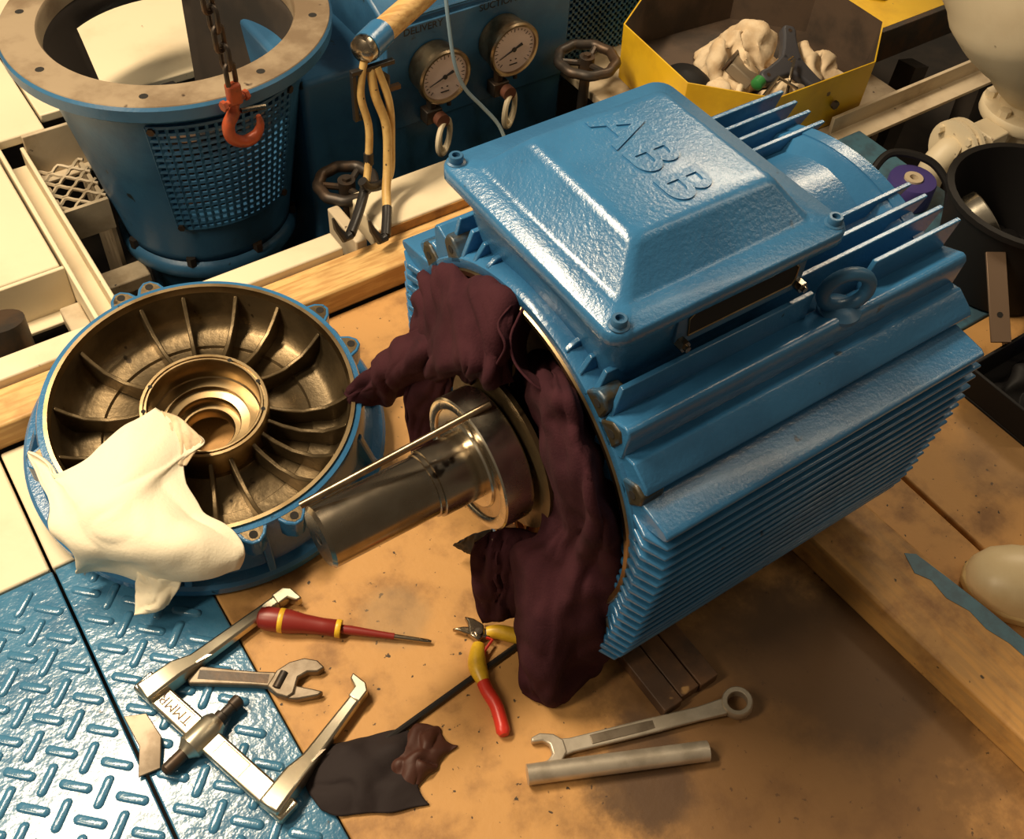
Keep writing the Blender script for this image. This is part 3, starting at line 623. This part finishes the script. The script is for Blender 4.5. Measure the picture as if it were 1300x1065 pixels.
# ================================================================ HOOK AND CHAIN
hk = thing('lifting_hook', 'orange lifting hook hanging on a dark chain in front of the pump', 'hook', (.085, .82, .15), world=True)
hx, hy, hz = .081, .82, .285
LK = MB().tube([(.0088 * math.cos(a), 0, .0088 * math.sin(a) + (.0125 if math.sin(a) > 0 else -.0125)) for a in [2 * PI * i / 24 for i in range(24)]], .0042, 8, closed=True).mesh('chain_link')
for k in range(24):
    o = link('chain_link', LK, IRON, hk); o.matrix_basis = Matrix.Translation((hx - .0040 * k, hy, hz + .030 + k * .0335)) @ Matrix.Rotation(PI / 2 * (k % 2) + .4, 4, 'Z')
MB().box(hx - .012, hx + .012, hy - .009, hy + .009, hz - .022, hz + .016).obj('hook_yoke', ORANGE, hk, .005, seg=3)
MB().cyl((hx - .022, hy - .006, hz - .016), (hx + .022, hy + .006, hz - .016), .0055, 12).cyl((hx - .025, hy - .007, hz - .016), (hx - .018, hy - .005, hz - .016), .009, 6).cyl((hx + .018, hy + .005, hz - .016), (hx + .025, hy + .007, hz - .016), .009, 6).obj('yoke_pin', ORANGE, hk)
hpts = crom([(hx, hy, hz - .018), (hx - .006, hy, hz - .038), (hx - .018, hy, hz - .058), (hx - .016, hy, hz - .082), (hx + .004, hy, hz - .097), (hx + .026, hy, hz - .092), (hx + .036, hy, hz - .075), (hx + .035, hy, hz - .057)], 5)
n_ = len(hpts); MB().tube(hpts, [(.0075 if i < 4 else .0105 if i < n_ * .65 else .0105 - .007 * (i - n_ * .65) / (n_ * .35)) for i in range(n_)], 10).obj('hook_body', ORANGE, hk)
MB().tube([(hx + .006, hy - .004, hz - .035), (hx + .028, hy - .004, hz - .038), (hx + .048, hy - .003, hz - .042)], .0045, 8).obj('safety_latch', STEEL, hk)

# ================================================================ HANGING LEADS
t = thing('cable_leads', 'yellow sleeved cable leads with black ends hanging in front of the pump', 'cable', (.27, .72, .06), world=True)
CABS = [[(.285, .760, .309), (.270, .750, .257), (.276, .740, .199), (.267, .730, .144), (.248, .710, .106), (.211, .670, .090), (.174, .630, .088)],
        [(.296, .760, .295), (.294, .745, .252), (.304, .730, .196), (.292, .710, .131), (.274, .685, .100), (.255, .650, .085), (.229, .610, .074)],
        [(.305, .755, .295), (.317, .740, .232), (.315, .735, .156), (.299, .720, .095), (.251, .700, .107), (.237, .700, .126)]]
for k, c in enumerate(CABS):
    p = crom(c, 8); n = len(p); q = int(n * (.80 if k == 1 else .66))
    cb = MB().tube(p[:q], .0078 if k == 1 else .0066, 10).obj('sleeved_lead', TAPE, t)
    MB().tube(p[q - 1:], .0088, 10).obj('black_end', BLACKP, cb)
    if k < 2:
        e = p[-1]; MB().tube([e, e + Vector((-.012, -.002, -.002)), e + Vector((-.022, .004, .020)), e + Vector((-.026, .006, .040))], [.009, .0085, .006, .0025], 8).obj('cable_lug', BLACKP, cb)
MB().cyl((.268, .7315, .152), (.266, .7285, .132), .0088, 10).obj('tape_band', BLACKP, t)
t = thing('taped_pole', 'wooden pole with blue taped end and black square bracket above the cable leads', 'pole', (.3, .78, .3), world=True)
MB().tube([(.320, .785, .327), (.376, .820, .324), (.453, .865, .322), (.60, .95, .325), (.80, 1.06, .335)], .0215, 16).obj('wooden_handle', WOOD, t)
MB().cyl((.338, .796, .326), (.296, .770, .326), .025, 16).obj('blue_tape', BLUE, t)
MB().rev((.300, .772, .326), (.262, .752, .326), [(0, .022), (.008, .024), (.018, .022), (.026, .010)], 16).obj('metal_cap', STEEL, t)
MB().box(.258, .338, .752, .762, .292, .300).box(.258, .266, .752, .762, .205, .292).box(.266, .285, .752, .762, .205, .213).obj('square_bracket', BLACKP, t, .001)
MB().box(.318, .345, .748, .757, .245, .253).tube([(.300, .757, .292), (.322, .754, .272), (.320, .752, .249)], .006, 6).obj('clip', IRON, t)
tag(MB().tube(crom([(0.475, 0.83, 0.415), (0.475, 0.82, 0.364), (0.47, 0.8, 0.31), (0.471, 0.78, 0.237), (0.487, 0.77, 0.186), (0.52, 0.76, 0.141), (0.548, 0.75, 0.101), (0.561, 0.74, 0.062), (0.567, 0.73, 0.021)], 8), .0036, 8).obj('hanging_cable', M_('blue_grey_cord', (.16, .24, .30), .4)), 'thin blue grey cord hanging down past the gauges behind the motor', 'cord')

# ================================================================ YELLOW TRAY
OCT = [(.914, .645), (1.03, .518), (1.294, .512), (1.424, .611), (1.428, .80), (1.31, .935), (1.06, .955), (.938, .876)]
ty = thing('yellow_tray', 'octagonal yellow steel tray with brown inside holding gloves and tools', 'tray', (1.17, .73, 0), world=True)
cx, cy = 1.17, .73
sc = lambda k, z: [(cx + (x - cx) * k, cy + (y - cy) * k, z) for x, y in OCT]
MB().loft([sc(.97, 0), sc(.985, .004), sc(1.0, .128)], True, False).add(sc(1.0, .128) + sc(.988, .128), [(i, (i + 1) % 8, 8 + (i + 1) % 8, 8 + i) for i in range(8)]).obj('tray_shell', YELLOW, ty, .001)
MB().loft([sc(.988, .128), sc(.962, .010)], False, False).add(sc(.962, .010), [tuple(range(8))]).obj('tray_lining', RUSTY, ty)
for x, y, nx, ny in ((.975, .575, -.74, -.67), (1.2, .5115, 0, -1)):
    MB().cyl((x, y, .062), (x + nx * .008, y + ny * .008, .062), .009, 6).obj('tray_bolt', IRON, ty)
zt = .0115
for n, c, a, b, h, s, r, lb in (('work_glove', (1.155, .755, zt), .20, .14, .10, 21, .5, 'crumpled pale work glove propped up at the back of the tray'),
                            ('work_glove', (1.275, .64, zt), .15, .11, .085, 22, -.3, 'pale work glove by the narrow end of the yellow tray'),
                            ('work_glove', (1.045, .66, zt), .10, .12, .085, 23, .9, 'small folded pale glove beside the black cap in the tray'),
                            ('paper_wipe', (1.16, .60, zt), .12, .09, .06, 24, .2, 'torn pale paper wipe under the hex keys in the tray')):
    tag(crumple(n, c, a, b, h, GLOVE, s, None, r), lb, 'glove' if 'glove' in n else 'paper')
cp = thing('baseball_cap', 'black cap with visor lying in the yellow tray', 'hat', (.99, .73, zt))
MB().lathe([(.062, 0), (.064, .02), (.055, .05), (.035, .068), (.0001, .074)], 28).obj('crown', BLACK, cp)
MB().loft([[(-.06, -.04, .004), (.06, -.04, .004), (.06, -.04, .008), (-.06, -.04, .008)], [(-.05, -.085, .010), (.05, -.085, .010), (.05, -.085, .014), (-.05, -.085, .014)]]).obj('visor', BLACK, cp)
gb = thing('grey_block', 'grey metal block with dark edge lying on the gloves in the tray', 'block', (1.12, .695, .062), (.5, .25, .6))
MB().box(-.045, .045, -.03, .03, -.012, .012).obj('block_body', M_('grey_metal', (.26, .21, .15), .45, .4), gb, .003)
MB().box(-.048, .048, .03, .036, -.014, .016).obj('block_edge', IRON, gb, .002)
tri = thing('three_arm_tool', 'dark grey three armed tool resting on the gloves in the tray', 'tool', (1.19, .635, .088), (.45, -.1, .2))
for k, a in enumerate((47, 174, 279)):
    d = math.radians(a); M = Matrix.Rotation(d, 4, 'Z')
    ar = MB().loft([[(x, -w_, -.011), (x, w_, -.011), (x, w_, .011), (x, -w_, .011)] for x, w_ in ((0, .026), (.03, .019), (.06, .015), (.078, .016), (.088, .010))], M=M).obj('arm', GREY, tri, .005, seg=3)
    MB().lathe([(.0045, .0115), (.004, .0115), (.0001, .0112)], 10, M @ Matrix.Translation((.074, 0, 0))).obj('rivet', IRON, ar)
MB().box(-.009, .009, .006, .009, .011, .0115).box(-.007, .007, .0, .003, .011, .0115).obj('worn_print', STEEL_B, tri)
for k, (a, b, c) in enumerate((((1.07, .585, .08), (1.12, .60, .10), (1.15, .57, .08)), ((1.12, .565, .03), (1.155, .60, .11), (1.18, .62, .11)))):
    tag(MB().tube([a, b, c], .0035, 6).obj('hex_key', STEEL), ['bent hex key with long arm pointing down in the tray', 'hex key leaning under the three armed tool'][k], 'hex key')
tag(MB().rev((1.075, .615, .085), (1.10, .622, .09), [(0, .008), (.004, .013), (.02, .013), (.026, .006)], 14).obj('green_cap', GREEN), 'small green plastic cap among the gloves in the tray', 'cap')

# ================================================================ RIGHT SIDE: PIPE, BUCKET
t = thing('cream_pipe', 'thick cream painted pipe narrowing to a flanged valve', 'pipe', (1.53, .30, -.45), world=True)
pp = crom([(1.53, .30, .07), (1.525, .30, .12), (1.50, .30, .20), (1.465, .31, .28), (1.43, .35, .38), (1.40, .48, .48), (1.39, .75, .52)], 6); n = len(pp)
MB().tube(pp, [.052 + .112 * min(1, max(0, (i / n - .08)) * 2.2) for i in range(n)], 32).obj('pipe_body', CREAM, t)
MB().lathe([(.03, .045), (.083, .045), (.086, .05), (.086, .066), (.083, .07), (.05, .071)], 32, Matrix.Translation((1.53, .30, 0))).obj('flange', CREAM, t)
MB().lathe([(.048, .045), (.055, .03), (.055, .0), (.048, -.02)], 32, Matrix.Translation((1.53, .30, 0))).obj('valve_body', CREAM, t)
MB().lathe([(.03, -.02), (.083, -.02), (.086, -.025), (.086, -.04), (.05, -.045), (.05, -.45)], 32, Matrix.Translation((1.53, .30, 0))).obj('lower_flange', CREAM, t)
for k in range(6):
    a = 2 * PI * k / 6; MB().cyl((1.53 + .07 * math.cos(a), .30 + .07 * math.sin(a), .07), (1.53 + .07 * math.cos(a), .30 + .07 * math.sin(a), .084), .012, 6).obj('flange_nut', CREAM, t)
MB().cyl((1.475, .30, .03), (1.355, .30, .03), .028, 20).box(1.390, 1.440, .262, .322, .0, .062).obj('branch', CREAM, t, .003)
MB().cyl((1.357, .30, .03), (1.349, .301, .03), .062, 32).cyl((1.339, .302, .03), (1.331, .303, .03), .062, 32).obj('branch_flange', CREAM, t)
MB().tube(crom([(1.333, .302, .03), (1.325, .308, .03), (1.302, .31, .0), (1.298, .31, -.06), (1.298, .31, -.2), (1.298, .31, -.45)], 6), .028, 16).obj('branch_elbow', CREAM, t)
for k in range(4):
    a = 2 * PI * k / 4 + .6; MB().cyl((1.365, .299 + .05 * math.cos(a), .03 + .05 * math.sin(a)), (1.323, .304 + .05 * math.cos(a), .03 + .05 * math.sin(a)), .008, 6).obj('flange_bolt', CREAM, t)
bk = thing('black_bucket', 'black rubber bucket holding a steel ring behind the motor', 'bucket', (1.145, .035, 0))
MB().lathe([(.0001, .002), (.10, .002), (.107, .006), (.134, .172), (.142, .176), (.142, .186), (.130, .186), (.104, .03), (.0001, .03)], 40).obj('bucket_shell', BLACK, bk)
st = thing('steel_ring', 'bright steel ring standing in the black bucket', 'ring', (1.083, .075, .062))
MB().lathe([(.030, -.02), (.046, -.02), (.048, -.018), (.048, .018), (.046, .02), (.030, .02), (.030, -.02)], 40, Matrix.Translation((0, 0, .062)) @ Matrix.Rotation(.95, 4, 'Y') @ Matrix.Rotation(.3, 4, 'X')).obj('ring_body', STEEL_B, st)
crumple('black_cloth', (1.15, .03, .031), .13, .13, .05, BLACK, 41); tag(COL.objects['black_cloth'], 'black cloth in the bottom of the black bucket', 'cloth')
tag(MB().tube([(1.17, -.01, .05), (1.165, .035, .125)], .003, 6).obj('thin_blade', STEEL_B), 'thin bright blade standing in the black bucket', 'blade')
tr = thing('black_tool_tray', 'low black tool tray with blue cloth beside the motor end', 'tray', (1.03, -.16, 0))
MB().box(-.16, .16, -.095, .045, 0, .006).box(-.16, -.154, -.095, .045, .006, .06).box(.154, .16, -.095, .045, .006, .06).box(-.154, .154, -.095, -.089, .006, .06).box(-.154, .154, .039, .045, .006, .06).obj('tray_shell', BLACK, tr, .002)
crumple('blue_cloth', (1.09, -.185, .007), .11, .09, .08, BLUC, 42); tag(COL.objects['blue_cloth'], 'bright blue cloth bunched in the low black tool tray', 'cloth')
tag(crumple('dark_rag', (.97, -.185, .007), .13, .09, .05, BLACK, 43), 'black oily rag in the low black tool tray', 'rag')
for k, x in enumerate((1.01, 1.03)):
    tag(MB().tube([(x, -.13 + .03 * k, .065), (x + .02, -.15, .075), (x + .05, -.14 + .01 * k, .07)], .004, 6).obj('chrome_pin', STEEL_B), ['short bent chrome pin on the rags in the black tool tray', 'longer chrome pin on the rags in the black tool tray'][k], 'pin')
fb = thing('flat_bar', 'flat brown steel bar with a hole leaning over the black tool tray', 'bar', (.985, -.05, .10), (0, 0, 0))
a, b = Vector((1.015, -.008, .15)), Vector((.945, -.115, .07)); Mf = frame_m((a + b) / 2 - Vector((.985, -.05, .10)), b - a, (.8, -.5, .1))
BAR = M_('brown_steel', (.17, .11, .07), .45, .4)
MB().box(-.075, .075, -.016, .016, -.0025, .0025, Mf).obj('bar_body', BAR, fb, .001)
MB().box(-.075, .075, .0135, .0165, -.03, -.0025, Mf).obj('bar_leg', BAR, fb, .001)
MB().lathe([(.005, .003), (.004, .003), (.0001, .0028)], 12, Mf @ Matrix.Translation((.03, 0, 0))).obj('bar_hole', HOLE, fb)
vr = thing('violet_roll', 'violet plastic roll beside the motor rear end', 'roll', (1.172, .268, .0))
MB().lathe([(.018, .0), (.043, .0), (.045, .004), (.045, .045), (.043, .05), (.018, .05), (.018, .0)], 32).obj('roll_body', PURP2, vr)
MB().lathe([(.008, .0), (.0175, .0), (.0175, .054), (.008, .054), (.008, 0)], 24).obj('roll_core', CREAM_D, vr)
tag(MB().tube(crom([(1.09, .30, .009), (1.12, .325, .04), (1.17, .33, .07), (1.215, .275, .07), (1.225, .225, .04), (1.21, .20, .009)], 7), .008, 8).obj('black_strap', BLACK), 'black strap looped on the teal plate behind the motor', 'strap')
tag(MB().box(-.03, .03, -.022, .022, 0, .03, Matrix.Translation((1.08, .225, 0)) @ Matrix.Rotation(.5, 4, 'Z')).obj('brown_carton', M_('carton', (.42, .22, .08), .7), None, .002), 'small brown carton between the motor fins and black bucket', 'carton')
# ================================================================ BATTEN, BLOCKS, BOOT
bt = thing('wood_batten', 'long rough wooden batten with a blue paint streak, lying beside the motor', 'batten', (.49, -.50, 0), world=True)
B0, B1 = [(.424, -.16), (.545, -.16)], [(.462, -.95), (.585, -.95)]
MB().loft([[(B0[0][0], -.16, 0), (B0[1][0], -.16, 0), (B0[1][0] - .004, -.16, .046), (B0[0][0] + .006, -.16, .046)], [(B1[0][0], -.95, 0), (B1[1][0], -.95, 0), (B1[1][0] - .004, -.95, .046), (B1[0][0] + .006, -.95, .046)]][::-1]).obj('batten_body', WOOD_Y, bt, .004)
pat = [(.527, -.300), (.540, -.310), (.548, -.36), (.556, -.42), (.564, -.50), (.575, -.62), (.548, -.62), (.543, -.52), (.540, -.47), (.531, -.44), (.533, -.41), (.522, -.38), (.526, -.35), (.515, -.33)]
MB().prism(pat, .0462, .0466).obj('paint_streak', TEALP, bt)
for k, (x0, x1, y0, lb) in enumerate(((.112, .204, -.292, 'dark oily boards under the shaft end of the motor'), (.40, .50, -.185, 'dark boards under the rear end of the motor'))):
    wb = thing('support_boards', lb, 'boards', (x0, 0, 0), world=True)
    for i in range(3):
        d = (x1 - x0) / 3; MB().box(x0 + i * d + .0008, x0 + (i + 1) * d - .0008, y0 + [.0, .004, .002][i], .16, 0, .0198 - .001 * (i == 1)).obj('board', WOOD_D, wb, .0015)
bo = thing('work_boot', 'cream rubber work boot standing on the plywood beside the batten', 'boot', (.60, -.368, 0), (0, 0, -PI / 4))
secs = []
for x, w_, h in ((-.006, .012, .030), (.004, .032, .048), (.022, .046, .060), (.05, .054, .068), (.085, .056, .074), (.12, .053, .085), (.16, .048, .10), (.20, .046, .115), (.25, .045, .12), (.285, .036, .12), (.297, .02, .11)):
    secs.append([(x, w_ * math.cos(a) * (1 if math.sin(a) < .2 else .97), .016 + (h - .016) * max(0, math.sin(a)) ** .8 if math.sin(a) > 0 else .016) for a in [2 * PI * i / 24 for i in range(24)]])
MB().loft(secs).obj('upper', BOOT, bo, 0, 60)
so = [(-.010, 0), (-.004, .022), (.01, .040), (.04, .055), (.08, .059), (.13, .053), (.2, .048), (.27, .046), (.297, .03), (.302, 0)]
so = so + [(x, -y) for x, y in so[::-1][1:-1]]
MB().prism(so, 0, .018).obj('sole', M_('boot_sole', (.60, .44, .2), .5), bo, .004)
MB().lathe([(.05, .10), (.052, .20), (.056, .27), (.052, .27), (.048, .2)], 24, Matrix.Translation((.23, 0, 0))).obj('shaft', BOOT, bo)

# ================================================================ TOOLS
# jaw puller
pl = thing('jaw_puller', 'two arm steel bearing puller with a dark spindle lying by the tread plate', 'puller', (-.38, .0, 0), world=True)
a, b = Vector((-.412, .098, .0)), Vector((-.332, -.150, .0)); d = (b - a).normalized(); Lb = (b - a).length
Mb = frame_m(a, d, Vector((-d.y, d.x, 0)))
PUL = M_('satin_steel', (.66, .60, .47), .33, 1, col2=(.52, .46, .34), scale=14, rvar=.06)
MB().box(0, Lb, -.0145, .0145, .004, .019, Mb).obj('crossbar', PUL, pl, .003)
for x0, x1 in ((.006, .026), (.040, .088), (.140, .185)):
    MB().tube([Mb @ Vector(p) for p in ((x0, -.010, .0192), (x1, -.010, .0192), (x1, .010, .0192), (x0, .010, .0192))], .0008, 4, closed=True).obj('panel_outline', GAUGE, pl)
text('engraving', 'TMMR', .019, .0003, frame_m(Mb @ Vector((.064, 0, .0193)), -d, Vector((d.y, -d.x, 0))), IRON, pl)
MB().rev(Mb @ Vector((.112, -.030, .014)), Mb @ Vector((.112, .024, .014)), [(0, .009), (.006, .013), (.010, .0165), (.045, .0165), (.05, .014), (.054, .012)], 24).obj('hub', PUL, pl)
MB().rev(Mb @ Vector((.112, .02, .014)), Mb @ Vector((.112, .060, .014)), [(0, .009), (.012, .009), (.013, .007), (.026, .007), (.027, .0085), (.038, .0085), (.04, .006)], 16).obj('spindle', IRON, pl)
MB().rev(Mb @ Vector((.112, -.060, .014)), Mb @ Vector((.112, -.029, .014)), [(0, .004), (.004, .008), (.031, .008)], 16).obj('spindle_screw', IRON, pl)
def puller_arm(p, q, side):
    p = Vector(p); q = Vector(q); x = (q - p).normalized(); y = Vector((-x.y, x.x, 0)); L = (q - p).length; M = frame_m(p, x, y)
    pr = [(-.018, .016), (.03, .0145), (.055, .011), (L - .02, .0085), (L, .0085)]
    ar = MB().loft([[(u, -w_, .006), (u, w_, .006), (u, w_ * .85, .030 if u < .05 else .020), (u, -w_ * .85, .030 if u < .05 else .020)] for u, w_ in pr], M=M).obj('arm', PUL, pl, .003)
    s = side
    MB().prism([(L - .016, s * -.0085), (L + .002, s * -.0085), (L + .010, s * .0), (L + .012, s * .022), (L + .004, s * .020), (L - .002, s * .0085), (L - .016, s * .0085)], .005, .022, 'z', M).obj('claw', PUL, ar, .002)
    MB().prism([(.035, -.004), (.075, -.011), (.07, -.006)], .0185, .0205, 'z', M).obj('arm_groove', STEEL, ar)
puller_arm((-.401, .078, .0), (-.209, .112, .0), -1)
puller_arm((-.335, -.128, .0), (-.190, -.062, .0), 1)
# screwdriver
sd = thing('screwdriver', 'red insulated screwdriver with two yellow bands', 'screwdriver', (-.17, .03, 0), world=True)
p0, p1 = Vector((-.254, .100, .0165)), Vector((-.079, -.047, .006)); L = (p1 - p0).length
at = lambda s_: p0 + (p1 - p0) * (s_ / L)
MB().rev(p0, p1, [(0, .008), (.003, .013), (.012, .0158), (.04, .0158), (.062, .0125), (.085, .011), (.108, .0115), (.11, .010)], 20).obj('handle', REDP, sd)
for s_, r in ((.028, .0163), (.103, .0122)): MB().rev(at(s_), p1, [(0, r - .0006), (.001, r), (.006, r), (.007, r - .0006)], 20).obj('band', YELP, sd)
MB().rev(at(.11), p1, [(0, .0058), (.012, .0062), (.05, .0045), (.07, .0042)], 14).obj('insulated_shank', REDP, sd)
MB().rev(at(.179), p1, [(0, .0034), (L - .185, .0030), (L - .179, .0018)], 10).obj('tip', STEEL, sd)
# adjustable wrench
aw = thing('adjustable_wrench', 'steel adjustable wrench lying beside the puller arm', 'wrench', (-.30, .03, 0), world=True)
Mw = frame_m((-.360, .076, .0), (.132, -.098, 0), (.098, .132, 0))
MB().loft([[(u, v - w_, .002), (u, v + w_, .002), (u, v + w_, .012), (u, v - w_, .012)] for u, v, w_ in ((0, 0, .010), (.004, 0, .0125), (.02, 0, .0118), (.08, 0, .0095), (.108, 0, .0105))], M=Mw).obj('handle', DULL, aw, .002)
MB().box(.012, .10, -.006, .006, .0118, .0124, Mw).obj('handle_recess', IRON, aw)
MB().prism([(.100, -.0105), (.114, -.020), (.128, -.024), (.135, -.018), (.137, .004), (.147, .012), (.160, .013), (.168, .020), (.157, .029), (.140, .031), (.122, .024), (.108, .0115)], .001, .014, 'z', Mw).obj('head', DULL, aw, .002)
MB().prism([(.128, -.024), (.140, -.025), (.166, -.018), (.171, -.012), (.160, -.010), (.1355, -.0065), (.135, -.018)], .002, .013, 'z', Mw).obj('moving_jaw', DULL, aw, .002)
MB().rev(Mw @ Vector((.112, -.013, .011)), Mw @ Vector((.119, .011, .011)), [(0, .004), (.001, .0062), (.024, .0062), (.025, .004)], 12).obj('adjusting_screw', IRON, aw)
# side cutters
ct = thing('side_cutters', 'side cutting pliers with red and yellow grips', 'pliers', (-.02, -.09, 0), world=True)
pv = Vector((-.022, -.072, .008))
MB().prism([(-.048, -.048), (-.040, -.058), (-.026, -.078), (-.012, -.086), (-.006, -.076), (-.016, -.066), (-.034, -.053)], .003, .013).obj('jaw', STEEL, ct, .002)
MB().prism([(-.025, -.042), (-.026, -.052), (-.034, -.068), (-.028, -.083), (-.016, -.078), (-.010, -.066), (-.016, -.052)], .004, .0145).obj('jaw', STEEL, ct, .002)
MB().cyl(pv, pv + Vector((0, 0, .009)), .005, 12).obj('pivot', STEEL_B, ct)
h1 = crom([(-.030, -.085, .009), (-.046, -.105, .010), (-.052, -.125, .010), (-.056, -.145, .010), (-.058, -.17, .010), (-.070, -.205, .009)], 5)
MB().tube(h1[:13], [.008 + .004 * math.sin(i / 12 * PI) for i in range(13)], 12).obj('yellow_grip', YELP, ct)
MB().tube(h1[12:], [.0088] * (len(h1) - 14) + [.0092, .006], 12).obj('red_grip', REDB, ct)
h2 = crom([(-.012, -.076, .009), (.0, -.083, .010), (.012, -.095, .010), (.03, -.115, .010), (.05, -.14, .010)], 5)
MB().tube(h2, [.0075 + .003 * math.sin(i / 20 * PI) for i in range(len(h2))], 12).obj('yellow_grip', YELP, ct)
MB().tube([(-.017, -.083, .011), (-.012, -.09, .0115), (-.030, -.098, .0115), (-.036, -.106, .011)], .0022, 6).obj('red_spring', REDB, ct)
# combination spanner
sp = thing('combination_spanner', 'long steel combination spanner with open jaw and ring end', 'spanner', (.08, -.29, 0), world=True)
Ms = frame_m((-.036, -.250, 0), (.236, -.082, 0), (.082, .236, 0)); L = .250
MB().loft([[(u, -w_, z - t_), (u, w_, z - t_), (u, w_, z + t_), (u, -w_, z + t_)] for u, w_, z, t_ in ((.012, .012, .007, .004), (.03, .0092, .007, .0035), (.12, .0098, .008, .0035), (.20, .0088, .010, .0038), (.232, .0105, .013, .005))], M=Ms).obj('spanner_shank', SATIN, sp, .0018)
MB().box(.055, .165, -.006, .006, .0105, .0120, Ms).obj('raised_panel', DULL, sp, .001)
MB().prism([(-.016, .020), (-.004, .023), (.012, .018), (.022, .008), (.022, -.008), (.012, -.018), (-.002, -.023), (-.018, -.018), (-.020, -.012), (-.004, -.0125), (.004, -.006), (.004, .006), (-.003, .0125), (-.017, .014)], .0015, .0125, 'z', Ms).obj('open_jaw', SATIN, sp, .002)
MB().lathe([(.0125 , 0), (.018, 0), (.0195, .002), (.0195, .014), (.018, .016), (.0135, .016), (.0125, .015), (.0125, 0)], 36, Ms @ Matrix.Translation((L, 0, .008)) @ Matrix.Rotation(-.18, 4, 'Y')).obj('ring_end', SATIN, sp)
tag(MB().cyl((-.075, -.262, .0125), (.128, -.358, .0125), .0125, 28).obj('steel_bar', SATIN), 'round polished steel bar beside the combination spanner', 'bar')
tag(MB().cyl((-.215, -.132, .0045), (.06, -.107, .0045), .0042, 8).obj('black_rod', BLACKP), 'thin black rod on the plywood passing under the pliers', 'rod')
wd = thing('steel_wedge', 'grey steel wedge on the tread plate seam beside the puller', 'wedge', (-.44, .03, .002), world=True)
MB().loft([[(-.449, .066, .0035), (-.424, .055, .0035), (-.424, .055, .013), (-.449, .066, .013)], [(-.447, .02, .0035), (-.420, .018, .0035), (-.420, .018, .012), (-.447, .02, .012)], [(-.462, -.012, .0035), (-.436, -.016, .0035), (-.436, -.016, .006), (-.462, -.012, .006)]]).obj('wedge_body', DULL, wd, .001)
dr = crumple('dark_glove', (-.232, -.150, 0), .12, .085, .018, M_('dark_brown_cloth', (.014, .007, .007), .85, bump=.3), 51, None, -.5)
tag(dr, 'dark brown glove under the second puller arm', 'glove')
br_ = crumple('leather_scrap', (-.170, -.170, 0), .075, .05, .02, M_('brown_leather', (.06, .018, .010), .6, bump=.3), 52, None, .4)
tag(br_, 'red brown leather scrap beside the black rod', 'leather')
for o in bpy.data.objects:
    if '_w' in o: del o['_w']
